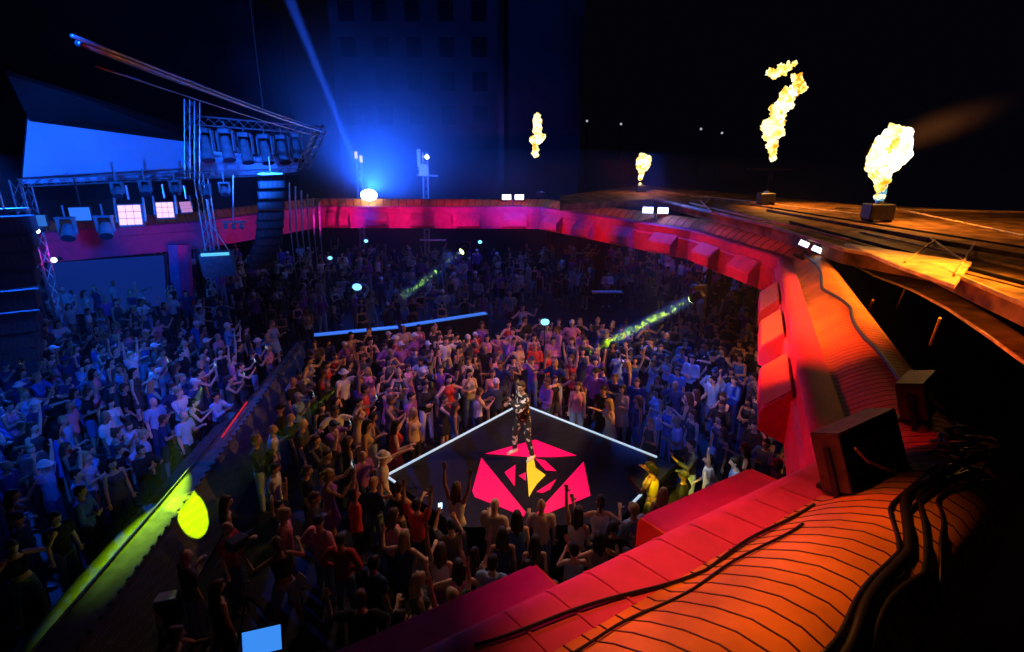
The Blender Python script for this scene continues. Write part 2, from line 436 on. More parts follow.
# ------------------------------------------------------------------ catwalk between the two crowds
W0, W1 = P(297, 343, 1.2), P(88, 585, 1.2)
X0, X1 = P(302, 343, 1.2), P(134, 558, 1.2)
ext = lambda a, b, f: a + (b - a) * f
walk = empty('catwalk', (W0.x, W0.y, 0), 'dark perforated catwalk wall lit by yellow-green spots dividing the left crowd', 'catwalk')
a, b = W0, ext(W0, W1, 1.35); c, d = X0, ext(X0, X1, 1.7)
d.y = b.y
mb = MB(); mb.poly([a, b, d, c], .1, (0, 0, 1)); mb.build('deck', mat('grey catwalk floor', (.12, .125, .12), .85, spec=.1), walk)
sl = V((-.6, 0, -.35)); mb = MB(); mb.poly([a.lerp(b, .3) + V((-.1, 0, -.3)), b + V((-.1, 0, -.3)), b + sl, a.lerp(b, .3) + sl], .06, (0, 0, 1)); mb.build('side_ledge', mat('grey ledge', (.12, .125, .12), .85, spec=.1), walk)
e0, e1 = c + V((.28, 0, -1.1)), d + V((.4, 0, -1.1))
mb = MB(); mb.poly([c + V((0, 0, -.1)), d + V((0, 0, -.1)), e1, e0], .05, (1, 0, .2)); mb.build('side_panel', M['perf'], walk)
mb = MB(); mb.poly([a + V((0, 0, -.1)), b + V((0, 0, -.1)), b + V((0, 0, -1.18)), a + V((0, 0, -1.18))], .05, (-1, 0, 0)); mb.build('back_panel', M['black'], walk)
mb = MB(); mb.poly([c + V((0, 0, -.1)), a + V((0, 0, -.1)), a + V((0, 0, -1.18)), e0 + V((0, 0, -.08))], .04, (0, 1, 0)); mb.build('end_panel', M['black'], walk)
mb = MB()
N = 60
for k in range(N):
    p = c.lerp(d, k / N); mb.box(p + V((-.02, 0, .02)), (.03, .06, .035))
mb.build('stud_trim', M['metal'], walk)
mb = MB(); mb.tube([a + V((.04, 0, .03)), b + V((.04, 0, .03))], .02, 6); mb.build('kerb_rail', M['metal'], walk)
mb = MB(); p, q = P(222, 437, 1.27), P(247, 402, 1.27); mb.tube([p, q], .022, 6); mb.build('red_tube', emit('red light tube', (.9, .02, .01), .5), walk)

# ------------------------------------------------------------------ lit step strips on the floor behind the stage
def floor_bar(px0, py0, px1, py1, z, wdt, m, name, label):
    p, q = P(px0, py0, z), P(px1, py1, z); d = q - p
    t = empty(name, ((p + q) / 2).to_2d().to_3d(), label, 'step')
    mb = MB(); mb.box((p + q) / 2 + V((0, 0, -z / 2 - .01)), (d.length, wdt, z - .02), rotz(math.atan2(d.y, d.x))); mb.build('riser', M['black'], t)
    mb = MB(); mb.box((p + q) / 2 + V((0, 0, -.005)), (d.length * .995, wdt * .8, .05), rotz(math.atan2(d.y, d.x))); mb.build('light_strip', m, t)
floor_bar(314, 335, 398, 327, 1.2, .35, M['step_led'], 'lit_step', 'blue lit step at the head of the catwalk')
floor_bar(402, 326, 486, 313, 1.2, .35, M['step_led'], 'lit_step', 'blue lit step behind the middle crowd, right of the catwalk head')
def bench(px0, px1, py, z, label):
    p, q = P(px0, py, z), P(px1, py, z)
    t = empty('bar_table', (*((p + q) / 2).to_2d(), 0), label, 'table', 'pale tables under the far ring')
    mb = MB(); mb.box((p + q) / 2, ((q - p).length, .4, .06)); mb.build('table_top', mat('pale table top', (.7, .7, .75), .5), t)
    for f in (.1, .9):
        mb = MB(); x = p.lerp(q, f); mb.tube([(x.x, x.y, 0), (x.x, x.y, z - .03)], .04); mb.build('leg', M['metal'], t)
bench(420, 446, 240, 1.1, 'pale bar table under the pink part of the far ring')
bench(565, 592, 253, 1.1, 'pale bar table under the red part of the far ring')
bench(592, 622, 292, 1.0, 'dim bar table on the empty floor right of centre')

def small_light(px, py, z, r, m, name, label, cat, pole=True):
    c = P(px, py, z); t = empty(name, (c.x, c.y, 0) if pole else c, label, cat, 'small bright lights')
    mb = MB(); mb.ball(c, r, 2, (1.2, .5, .9)); mb.build('lamp', m, t)
    mb = MB()
    if pole: mb.tube([V((c.x, c.y + .04, 0)), V((c.x, c.y + .04, z))], .018, 6); mb.build('pole', M['metal'], t)
    else: mb.tube([c + V((0, .05, 0)), V((c.x, c.y + .05, 2.93))], .03, 6); mb.build('hanger', M['metal'], t)
CY = emit('cyan white lamp', (.2, .7, 1.), 2.)
small_light(545, 322, 2.0, .13, CY, 'light_pole', 'glowing cyan lamp on a pole in the crowd right of the blue lit step', 'lamp')
small_light(357, 287, 2.0, .17, CY, 'light_pole', 'bright cyan-white lamp on a pole beyond the head of the catwalk', 'lamp')
small_light(366, 241, 2.7, .1, CY, 'hanging_lamp', 'small cyan lamp hanging under the far ring below the brilliant spotlight', 'lamp', False)
small_light(480, 242, 2.7, .1, CY, 'hanging_lamp', 'small cyan lamp hanging under the middle of the far ring', 'lamp', False)
small_light(330, 258, 2.4, .1, CY, 'hanging_lamp', 'small cyan lamp hanging beside the six slim poles', 'lamp', False)
# ------------------------------------------------------------------ green beam projectors hanging below the ring
def moving_head(c, aim, m, label, drop=1., col=None, group='moving heads', s=1.):
    t = empty('moving_head', c, label, 'spotlight', group); c = V(c); d = (V(aim) - c).normalized()
    R = look(d)
    mb = MB(); sd = V((.28 * s, .1, 0)); mb.tube([V((c.x + sd.x, c.y + .1, 0)), c + sd + V((0, 0, .32 * s)), c + V((0, 0, .34 * s))], .03 * s, 8); mb.build('stand_pole', M['metal'], t)
    mb = MB(); mb.tube([V((c.x + sd.x, c.y + .1, 0)), V((c.x + sd.x, c.y + .1, .05))], .3, 16); mb.build('stand_foot', M['metal'], t)
    mb = MB(); mb.box(c + V((0, 0, .28 * s)), (.36 * s, .3 * s, .12 * s), None, .02); mb.build('base', M['metal'], t)
    mb = MB()
    for sx in (-1, 1): mb.box(c + V((sx * .2 * s, 0, .08 * s)), (.05 * s, .14 * s, .36 * s))
    mb.build('yoke_frame', M['metal'], t)
    mb = MB(); mb.tube([c - d * .2 * s, c - d * .1 * s, c + d * .2 * s], .12 * s, 12, .15 * s); hd = mb.build('lamp_head', M['metal'], t)
    mb = MB(); mb.tube([c + d * .19 * s, c + d * .215 * s], .13 * s, 14); mb.build('lens', m, hd)
    return t
G1 = Q(697, 296, 16.); G2 = Q(465, 249, 24.5)
moving_head(G1, P(560, 368, 0), M['lamp_green'], 'yellow-green beam spotlight on a tall stand by the ring on the right')
moving_head(G2, P(385, 310, 1.4), M['lamp_green'], 'small green beam spotlight on a tall stand in the far dark crowd')
# ------------------------------------------------------------------ stage rig on the left
def lattice(mb, a, b, w=.3, r=.025, n=None, h=None):
    a, b = V(a), V(b); d = (b - a).normalized()
    x = d.cross(V((0, 0, 1)) if abs(d.z) < .9 else V((0, 1, 0))).normalized(); y = d.cross(x); h = h or w
    cs = [x * sx * w / 2 + y * sy * h / 2 for sx, sy in ((-1, -1), (1, -1), (1, 1), (-1, 1))]
    for c in cs: mb.tube([a + c, b + c], r, 6)
    n = n or max(2, int((b - a).length / (w * 1.4)))
    for k in range(n):
        for j in range(4):
            p = a.lerp(b, k / n) + cs[j]; q = a.lerp(b, (k + 1) / n) + cs[(j + 1) % 4]
            mb.tube([p, q], r * .6, 4)
rig = empty('stage_roof_rig', (-12, 22, 0), 'aluminium stage roof truss with blue lit backdrop above the left crowd', 'truss')
# blue backdrop panel
bl, br_, brb, blb = Q(28, 117, 20), Q(189, 139, 24.6), Q(190, 178, 24.6), Q(22, 184, 20)
mb = MB(); mb.poly([blb, brb, br_, bl], .12); bd = mb.build('backdrop', M['cloth_b'], rig)
mb = MB(); lattice(mb, Q(18, 183, 19.8), Q(300, 171, 27), .25, .022); mb.build('bottom_chord', M['truss'], rig)
mb = MB(); lattice(mb, Q(192, 120, 24.4), Q(322, 131, 31.5), .35, .028); mb.build('top_chord', M['truss'], rig)
mb = MB(); lattice(mb, Q(192, 100, 24.3), Q(192, 180, 24.3), .4, .03); mb.build('tower', M['truss'], rig)
mb = MB(); lattice(mb, Q(321, 128, 31.5), Q(303, 166, 29), .4, .03); mb.build('end_brace', M['truss'], rig)
mb = MB(); mb.poly([Q(5, 70, 17), Q(185, 126, 24.6), Q(189, 139, 24.6), Q(28, 117, 20)], .15); mb.build('roof_sheet', M['black'], rig)
mb = MB(); mb.poly([Q(196, 150, 27.5), Q(300, 158, 31), Q(296, 172, 31), Q(192, 178, 27.5)], .05); mb.build('lower_panel', M['cloth_b'], rig)
for k, (x, y, w) in enumerate(((12, 330, 0), (197, 330, 0))):
    p = Q(x, 180, 19.9 if k == 0 else 24.8)
    mb = MB(); lattice(mb, (p.x, p.y + .3, 0), (p.x, p.y + .3, p.z), .4, .03); mb.build('leg', M['truss'], rig)
# overhead cables
for (p, q), lab, r in ((((Q(72, 36, 6), Q(322, 129, 31.5))), 'uppermost steel cable descending to the truss end', .022), ((Q(78, 43, 6.2), Q(324, 132, 31.6)), 'thick steel cable just below the uppermost one', .035), ((Q(95, 66, 8), Q(318, 136, 31)), 'lowest steel cable running above the dark roof sheet', .016)):
    mb = MB(); mb.tube([p.lerp(q, k / 12) + V((0, 0, -.06 * math.sin(PI * k / 12))) for k in range(13)], r, 6)
    tag(mb.build('steel_cable', M['truss'], smooth=True), lab, 'cable', 'cables above the stage')
mb = MB(); mb.tube([Q(249, -10, 27), Q(257, 60, 27), Q(263, 107, 27)], .025, 6); tag(mb.build('hanging_wire', M['truss']), 'thin wire hanging from above onto the stage truss', 'wire')

# big moving heads under the top chord
spots = [(206, 148, 25.), (227, 148, 26.), (246, 151, 27.), (266, 152, 28.), (283, 152, 29.2), (297, 150, 30.)]
names = ['first', 'second', 'third', 'fourth', 'fifth', 'last']
for (px, py, Y), nm in zip(spots, names):
    c = Q(px, py, Y); t = empty('stage_spotlight', c, f'blue lit moving head under the top truss, {nm} from the tower', 'spotlight', 'moving heads under the top truss')
    d = V((.25, -.35, -1)).normalized(); R = look(d)
    mb = MB(); mb.tube([c - d * .5, c - d * .38, c + d * .1, c + d * .5, c + d * .55], .17, 12, .3); hd = mb.build('lamp_head', M['cabinet'], t)
    mb = MB(); mb.tube([c + d * .54, c + d * .57], .26, 12); mb.build('lens', M['glass'], hd)
    mb = MB(); mb.box(c + V((0, 0, .72)), (.5, .4, .2), None, .03); mb.tube([c + V((0, 0, .8)), c + V((0, 0, 1.15))], .03); mb.build('base', M['cabinet'], t)
    mb = MB()
    for sx in (-1, 1): mb.box(c + V((sx * .34, 0, .3)), (.06, .2, .85))
    mb.build('yoke_frame', M['cabinet'], t)
# fixtures below the bottom chord: blinders and pars
def blinder(px, py, Y, w, lit, lab, yaw=.35):
    c = Q(px, py, Y); t = empty('blinder_lamp', c, lab, 'stage light', 'lamps under the bottom truss'); R = rotz(yaw) @ Matrix.Rotation(-.25, 3, 'X')
    mb = MB(); mb.box(c + R @ V((0, .12, 0)), (w * 1.12, .22, w * 1.12), R, .03); mb.build('housing', M['cabinet'], t)
    for i in (-1, 0, 1):
        for j in (-1, 0, 1):
            mb = MB(); mb.box(c + R @ V((i * w / 3, 0, j * w / 3)), (w * .3, .04, w * .3), R); mb.build('cell', lit, t)
    mb = MB()
    for sx in (-1, 1): mb.box(c + R @ V((sx * w * .62, .1, .2)), (.05, .12, w * 1.2), R)
    mb.tube([c + V((0, .1, w * .75)), c + V((0, .1, w * .75 + .5))], .04); mb.build('yoke_frame', M['truss'], t)
blinder(130, 215, 20.5, .72, M['lamp_warm'], 'lit warm white blinder nearest the blue panels under the truss')
blinder(165, 210, 21.5, .58, M['lamp_warm'], 'lit warm white blinder to the right of the largest one')
blinder(186, 207, 22.5, .42, emit('dim blinder cell', (.7, .3, .4), .7), 'dim pinkish blinder right of the two bright ones', .9)
def wash(px, py, Y, lab, s=1., m=None):
    c = Q(px, py, Y); t = empty('wash_light', c, lab, 'stage light', 'lamps under the bottom truss'); d = V((.3, -.6, -.8)).normalized()
    mb = MB(); mb.tube([c - d * .22 * s, c - d * .1 * s, c + d * .22 * s], .13 * s, 12, .2 * s); hd = mb.build('lamp_head', M['cabinet'], t)
    mb = MB(); mb.tube([c + d * .21 * s, c + d * .24 * s], .18 * s, 12); mb.build('lens', m or M['glass'], hd)
    mb = MB()
    for sx in (-1, 1): mb.box(c + V((sx * .25 * s, 0, .16 * s)), (.05, .12, .45 * s))
    mb.box(c + V((0, 0, .42 * s)), (.55 * s, .2, .07)); mb.tube([c + V((0, 0, .4 * s)), c + V((0, 0, .4 * s + .45))], .03); mb.build('yoke_frame', M['cabinet'], t)
for px, py, Y, lab in ((118, 192, 21, 'small wash light above the brightest blinder'), (146, 190, 21.6, 'small wash light between the two warm blinders, close under the truss'), (176, 190, 22.4, 'small wash light above the dim pinkish blinder'),
                       (206, 193, 23, 'wash light just right of the dim pinkish blinder'), (225, 191, 23.6, 'wash light above the floor monitor hanging on the truss'), (68, 232, 19.5, 'rounded wash light left of the blinders'), (106, 230, 20, 'rounded dark wash light under the blue panel lamps')):
    wash(px, py, Y, lab, 1.15 if py > 220 else .8)
def panel_lamp(px, py, Y, w, h, m, lab):
    c = Q(px, py, Y); t = empty('panel_lamp', c, lab, 'stage light', 'blue panel lamps')
    R = rotz(.3)
    mb = MB(); mb.box(c + R @ V((0, .08, 0)), (w * 1.1, .12, h * 1.15), R, .02); mb.tube([c + V((0, .1, h * .5)), c + V((0, .1, h * .5 + 1.))], .025); mb.build('housing', M['metal'], t)
    mb = MB(); mb.box(c, (w, .04, h), R); mb.build('light_face', m, t)
panel_lamp(80, 214, 20, .62, .45, M['lamp_cyan'], 'cyan panel lamp left of the warm blinders')
panel_lamp(33, 221, 19.5, .75, .38, emit('dim cyan face', (.03, .16, .35), .8), 'dim blue panel lamp near the left edge above the dark speaker stack')
for px, py, Y, lab in ((54, 260, 19, 'small bright round lamp at the corner of the blue video screen'), (37, 231, 19, 'tiny bright lamp under the dim blue panel lamp')):
    c = Q(px, py, Y); t = empty('round_lamp', c, lab, 'lamp', 'tiny lamps by the left screen')
    mb = MB(); mb.ball(c, .09, 2); mb.build('bulb', M['lamp_white'], t); mb = MB(); mb.tube([c + V((0, .05, 0)), c + V((0, .3, 0))], .07); mb.build('socket', M['metal'], t)
# line arrays
LAC = mat('matt speaker cabinet', (.09, .1, .12), .85, spec=.1)
def line_array(pts, w, d, lab, n, face=0., tilt0=0.):
    t = empty('line_array_speaker', pts[0], lab, 'speaker', 'line arrays')
    for k in range(n):
        f = k / (n - 1) * (len(pts) - 1); j = min(int(f), len(pts) - 2); u = f - j
        c = V(pts[j]).lerp(V(pts[j + 1]), u); L = (V(pts[-1]) - V(pts[0])).length / n
        R = rotz(face) @ Matrix.Rotation(tilt0 + .5 * (k / n) ** 2, 3, 'X')
        mb = MB(); mb.box(c, (w, d, L * .985), R, .03); bx = mb.build('cabinet', LAC, t)
        mb = MB(); mb.box(c + R @ V((0, -d / 2 - .005, 0)), (w * .86, .02, L * .7), R); mb.build('grille', M['perf'], bx)
    mb = MB(); mb.box(V(pts[0]) + V((0, 0, .42)), (w * .9, .3, .08), rotz(face)); mb.tube([V(pts[0]) + V((0, 0, .4)), V(pts[0]) + V((0, 0, 1.1))], .03); mb.build('fly_bar', M['truss'], t)
line_array([Q(272, 184, 24), Q(271, 215, 24), Q(269, 240, 23.9), Q(261, 262, 23.6)], 1.05, .6, 'tall blue lit line array hanging at the right end of the stage rig', 10, .35)
line_array([Q(8, 225, 16.), Q(12, 270, 16), Q(15, 330, 15.9), Q(16, 365, 15.7)], 1.2, .7, 'dark line array hanging at the far left beside the video screen', 9, .5)
# hanging monitor with cyan strip
c = Q(218, 262, 23); t = empty('monitor_speaker', c, 'dark wedge monitor speaker with a cyan light strip hung on a bridle', 'speaker')
mb = MB(); mb.grid([[c + rotz(.3) @ V((sx * .62, y, z)) for y, z in ((-.3, .35), (.3, .45), (.35, -.5), (-.1, -.6))] for sx in (-1, 1)], True); mb.bm.faces.new(list(mb.bm.verts)[:4]); mb.bm.faces.new(list(mb.bm.verts)[4:][::-1]); mb.build('cabinet', M['cabinet'], t)
mb = MB(); mb.box(c + rotz(.3) @ V((0, -.32, .38)), (1.05, .05, .12), rotz(.3)); mb.build('light_strip', emit('cyan strip', (.15, .75, .8), .8), t)
mb = MB()
for sx in (-1, 1): mb.tube([c + rotz(.3) @ V((sx * .5, 0, .4)), c + V((0, 0, 1.5)), c + V((0, 0, 2.5))], .02, 6)
mb.build('bridle', M['truss'], t)
# a bar with lamps at (235,222)
t = empty('lamp_bar', Q(233, 222, 23.5), 'short horizontal bar with small lamps between the monitor and the line array', 'stage light')
mb = MB(); mb.tube([Q(222, 222, 23.5), Q(246, 222, 23.5)], .05, 8); mb.tube([Q(233, 222, 23.5), Q(233, 175, 23.5)], .025, 6); mb.build('bar', M['truss'], t)
for x in (226, 234, 242):
    mb = MB(); p = Q(x, 225, 23.5); mb.tube([p, p + V((.03, -.12, -.1))], .09, 10); mb.build('lamp', M['cabinet'], t)
# video screen and columns below
v = [Q(46, 262, 25), Q(165, 254, 25.5), Q(168, 306, 25.5), Q(50, 318, 25)]
t = empty('video_screen', (v[3] + v[2]) / 2, 'dim blue video screen below the ring at the left', 'screen')
mb = MB(); mb.poly(v[::-1], .15); mb.build('panel', M['screen_dim'], t)
mb = MB()
for i in range(4): mb.tube([v[i], v[(i + 1) % 4]], .05, 6)
mb.build('bezel', M['metal'], t)
mb = MB()
for f in (.1, .9):
    p = v[3].lerp(v[2], f); mb.tube([p + V((0, .2, 0)), V((p.x, p.y + .2, 0))], .06)
mb.build('support', M['metal'], t)
p = Q(176, 300, 24.8); t = empty('side_column', (p.x, p.y, 0), 'slanted column with a blue face and red edge right of the video screen', 'column')
mb = MB(); mb.poly([Q(168, 245, 24.8), Q(172, 310, 24.8), Q(182, 310, 24.8), Q(177, 245, 24.8)], .3); mb.build('blue_face', mat('blue painted column', (.1, .16, .4), .6), t)
mb = MB(); mb.poly([Q(177.3, 245, 24.7), Q(182.3, 310, 24.7), Q(191, 310, 24.7), Q(187, 245, 24.7)], .3); mb.build('red_face', M['red'], t)
# pale vertical poles in front of the pink ring
for k in range(6):
    x = 289 + k * 6.0; p = Q(x, 183 + k * 4, 31); q = Q(x + 1.5, 231 + k * 1.2, 31)
    mb = MB(); mb.tube([p, q], .055, 8); mb.ball(p, .07, 1); mb.tube([q, V((q.x, q.y, .0))], .03, 6)
    tag(mb.build('slim_pole', M['truss']), f'slim pale vertical pole, {["leftmost", "second from left", "third from left", "fourth from left", "fifth from left", "rightmost"][k]} of the six by the pink ring', 'pole', 'slim poles by the ring')
# ------------------------------------------------------------------ roofs beyond the ring on the right
AZ = 4.95
annex = empty('annex_roof', (*P(880, 225, AZ).to_2d(), AZ), 'brown timber roof lit orange by the flames beyond the ring', 'roof')
far_e = [(560, 196), (640, 185), (765, 196), (860, 205), (960, 209), (1060, 214)]
near_e = [(560, 204), (655, 199), (770, 228), (845, 252), (935, 268), (1060, 322)]
mb = MB()
mb.grid([[P(*f, AZ + .1), P((f[0] + n_[0]) / 2, (f[1] + n_[1]) / 2, AZ + .12), P(*n_, AZ)] for f, n_ in zip(far_e, near_e)])
mb.grid([[P(*n_, AZ), P(*n_, AZ) + V((0, .05, -.35))] for n_ in near_e])
mb.build('roof_deck', M['annex'], annex)
def bar(a, b, r, m, name, seg=6, z0=AZ + .14, z1=None):
    mb = MB(); p = P(*a, z0); q = P(*b, z0 if z1 is None else z1)
    mb.tube([p.lerp(q, k / 6) for k in range(7)], r, seg); mb.build(name, m, annex)
bar((835, 208), (1050, 213), .05, M['timber'], 'beam', z0=AZ + .35); bar((888, 207), (1050, 241), .035, M['timber'], 'beam', z0=AZ + .3)
bar((650, 190), (772, 208), .06, M['annex'], 'beam'); bar((768, 211), (1050, 262), .09, M['annex'], 'beam')
for a_, b_, w_ in (((700, 196), (860, 214), .04), ((720, 200), (1050, 252), .05), ((790, 222), (1050, 290), .05), ((690, 203), (850, 240), .04), ((860, 232), (1050, 275), .035)): bar(a_, b_, w_, M['timber'] if w_ < .045 else M['black'], 'batten', z0=AZ + .13)
bar((655, 199), (770, 226), .07, M['timber'], 'gutter'); bar((770, 226), (845, 250), .06, M['timber'], 'gutter'); bar((845, 250), (935, 266), .05, M['timber'], 'gutter'); bar((935, 266), (1050, 316), .05, M['timber'], 'gutter')
for a, b in (((905, 262), (935, 240)), ((930, 238), (965, 262)), ((955, 275), (975, 243)), ((700, 208), (712, 196)), ((712, 212), (700, 200))): bar(a, b, .03, M['timber'], 'brace', z0=AZ + .2)
mb = MB(); mb.poly([P(845, 243, AZ + .2), P(972, 262, AZ + .2), P(955, 285, AZ + .15), P(900, 266, AZ + .15)], .08, (0, 0, 1)); mb.build('roof_patch', M['timber'], annex)
# lower curved eave
ev = empty('curved_eave', (*P(900, 290, 4.3).to_2d(), 4.3), 'thin curved timber eave sweeping to the right above the dark gap', 'eave')
o_ = [(800, 246), (819, 251), (848, 262), (875, 276), (912, 290), (948, 309), (985, 334), (1040, 374)]
i_ = [(815, 246), (838, 250), (866, 259), (900, 270), (938, 286), (970, 303), (1005, 324), (1060, 360)]
mb = MB(); mb.grid([[P(*a, 4.3), P(*b, 4.34)] for a, b in zip(o_, i_)]); mb.grid([[P(*a, 4.3), P(*a, 4.15)] for a in o_]); mb.build('eave_board', M['annex'], ev)
mb = MB(); mb.tube([P(*a, 4.32) for a in o_], .035, 6); mb.build('edge_rail', M['timber'], ev)
for a, b in (((873, 300), (868, 312)), ((905, 288), (897, 308)), ((940, 318), (930, 345))):
    mb = MB(); mb.tube([P(*a, 4.25), P(*b, 3.4)], .03, 6); mb.build('strut', M['timber'], ev)
# flame machines
def flame_machine(c, w, lab):
    c = V(c); t = empty('flame_machine', c, lab, 'flame machine', 'flame machines')
    mb = MB(); mb.box(c + V((0, 0, w * .4)), (w, w * .7, w * .62), None, .03); mb.build('housing', M['metal'], t)
    mb = MB(); mb.tube([c + V((0, 0, w * .7)), c + V((0, 0, w * .82))], w * .16, 12); mb.build('nozzle', M['truss'], t)
    for sx in (-1, 1):
        mb = MB(); mb.box(c + V((sx * w * .38, 0, w * .045)), (w * .14, w * .6, w * .09)); mb.build('foot', M['black'], t)
def lump(o_mb, pts, seed, sub=3, jag=.28):
    """rising tongue of flame: overlapping lumps swept along pts [(x, z, r)], roughened with noise"""
    for x, z, r in pts:
        n0 = len(o_mb.bm.verts)
        o_mb.ball((x, 0, z), r, sub, (1, .9, 1.05)); o_mb.bm.verts.ensure_lookup_table()
        for v in o_mb.bm.verts[n0:]:
            d = v.co - V((x, 0, z))
            q = noise.noise(v.co * (1.1 / max(r, .08)) + V((seed, seed * 2, 0))) + .7 * noise.noise(v.co * (2.6 / max(r, .08)) + V((seed, 0, 5))) + .35 * noise.noise(v.co * (6. / max(r, .08)) + V((0, seed, 2)))
            v.co = V((x, 0, z)) + d * (1 + jag * q) + V((0, 0, .12 * q * r))
def flame(px_pts, Y, lab, core=(), blue=(), stray=(), jag=.4):
    b = Q(px_pts[0][0], px_pts[0][1], Y); sc = Y / FOC
    t = empty('flame', b, lab, 'flame', 'gas flames')
    def conv(pts):
        return [((x - px_pts[0][0]) * sc * .952, (px_pts[0][1] - y) * sc * .906, r * sc * .88) for x, y, r in pts]
    mb = MB(); lump(mb, conv(px_pts + list(stray)), px_pts[0][0], 4, jag)
    for v in mb.bm.verts: v.co += b
    mb.build('flame_tongue', M['flame'], t, True)
    if core:
        mb = MB(); lump(mb, conv(core), 3, 4, .32)
        for v in mb.bm.verts: v.co += b + V((0, -.02, 0))
        mb.build('flame_core', M['flame_core'], t, True)
    if blue:
        mb = MB(); lump(mb, conv(blue), 8, 2, .2)
        for v in mb.bm.verts: v.co += b
        mb.build('flame_root', M['flame_blue'], t, True)
    return b
YA = lambda px, py: P(px, py, AZ + .14).y
y4 = YA(876, 221); y3 = YA(765, 204); y2 = YA(641, 192); y1 = 35.4
c4 = P(876, 221, AZ + .14); flame_machine(c4, 24 * y4 / FOC * 1.0, 'flame machine box on the brown roof under the biggest bright flame')
c3 = P(765, 204, AZ + .14); flame_machine(c3, 15 * y3 / FOC, 'flame machine box on the brown roof under the tall broken flame')
c2 = P(641, 192, AZ + .14); flame_machine(c2, 9 * y2 / FOC, 'small flame machine behind the ring under the small round flame')
c1 = Q(541, 199, y1); flame_machine(c1, 9 * y1 / FOC, 'small flame machine on the far ring under the leftmost flame')
flame([(880, 196, 5), (880, 188, 6), (879, 180, 8), (875, 172, 10), (870, 165, 9), (865, 160, 6), (879, 162, 14), (881, 152, 16), (883, 144, 16), (884, 136, 12), (890, 149, 12), (873, 151, 11)], y4, 'biggest flame, bright rounded head on a blue root above the brown roof',
      core=[(878, 161, 14), (882, 152, 17), (884, 145, 16), (877, 172, 9), (888, 150, 14), (867, 162, 6), (880, 138, 9)], blue=[(880, 198, 5), (881, 191, 5.5), (880, 184, 6)], jag=.35)
flame([(773, 158, 3), (772, 152, 4), (771, 145, 5), (770, 140, 4), (765, 133, 6), (775, 132, 6), (767, 124, 7), (762, 127, 5), (773, 122, 7), (772, 112, 8), (777, 104, 8), (781, 96, 7), (786, 92, 6), (788, 84, 5), (793, 90, 4), (785, 80, 4)],
      y3, 'tall ragged flame leaning right with a loose tongue on top', core=[(772, 120, 6), (776, 107, 7), (782, 95, 6), (768, 127, 5)], stray=[(763, 76, 4), (769, 73, 5), (776, 70, 4), (758, 75, 3), (781, 67, 2.5)], jag=.7)
flame([(640, 184, 1.6), (640, 178, 2.4), (641, 172, 3.4), (642, 164, 7), (644, 160, 6), (641, 159, 6)], y2, 'small round flame behind the ring near the twin lamp', core=[(642, 163, 6.6), (643, 160, 5.6), (640.5, 176, 2.4)], jag=.3)
flame([(535, 154, 3.5), (536, 149, 3.5), (535, 141, 4.5), (539, 138, 6), (532, 140, 3), (537, 130, 5), (537, 121, 4.5), (537, 117, 3)], y1 + .2, 'leftmost flame, slim and upright above the far ring', core=[(535, 153, 3), (538, 139, 5), (537, 127, 4)], jag=.5)
# small platform behind the tall flame
p = P(770, 172, 6.2); 
mb = MB(); mb.box(Q(770, 169, y3 + 3), (42 * (y3 + 3) / FOC, .5, .12)); mb.box(Q(770, 182, y3 + 3), (.2, .2, 1.3)); tag(mb.build('far_ledge', M['black']), 'dim ledge on a post behind the tall broken flame', 'ledge')
# fixtures on masts behind the far ring
def mast(px, py0, py1, Y, lab):
    t = empty('light_mast', Q(px, py0, Y), lab, 'mast', 'masts behind the far ring')
    p, q = Q(px, py0, Y), Q(px, py1, Y)
    mb = MB(); lattice(mb, (p.x, p.y, 0), q, .35, .03); mb.build('pole', M['truss'], t)
    return t, q
t, q = mast(425, 205, 152, 42, 'mast with a crossbar and one bright lamp behind the pink ring')
mb = MB(); mb.tube([Q(417, 175, 42), Q(438, 176, 42)], .07); mb.build('crossbar', M['truss'], t)
mb = MB(); mb.box(Q(419, 158, 42), (.25, .25, 1.2)); mb.box(Q(424, 170, 42), (.7, .4, .8)); mb.build('lamp_housing', mat('mauve cabinet', (.5, .3, .5), .6), t)
mb = MB(); mb.ball(Q(427, 157, 41.8), .17, 2); mb.build('lamp', M['lamp_white'], t)
t, q = mast(359, 205, 156, 44, 'mast with two small pinkish lamps behind the main blue spotlight')
for x, y in ((356, 155), (361, 159)):
    mb = MB(); mb.box(Q(x, y, 43.7), (.22, .1, .5), None, .03); mb.build('lamp', emit('pinkish lamp', (1., .7, .75), 1.), t)
# main blue spotlight on the far ring
BL = on_ring(369, 4, .4); BL = Q(369, 196, BL.y)
t = empty('sky_spotlight', BL, 'brilliant white-blue spotlight on the far ring throwing a beam into the sky', 'spotlight')
bd_ = (Q(288, 0, 30.) - Q(366, 192, BL.y)).normalized()
mb = MB(); mb.tube([BL + V((0, .5, -.1)), BL + V((0, .1, 0))], .2, 14, .34); mb.build('lamp_head', M['metal'], t)
mb = MB(); mb.ball(BL + V((0, -.0, .05)), .44, 3, (1.15, .35, .8)); mb.build('lens', emit('brilliant lens', (.55, .75, 1.), 20), t)
mb = MB(); mb.tube([V((BL.x, BL.y + .4, 4.3)), BL + V((0, .4, 0))], .08); mb.build('stand', M['metal'], t)
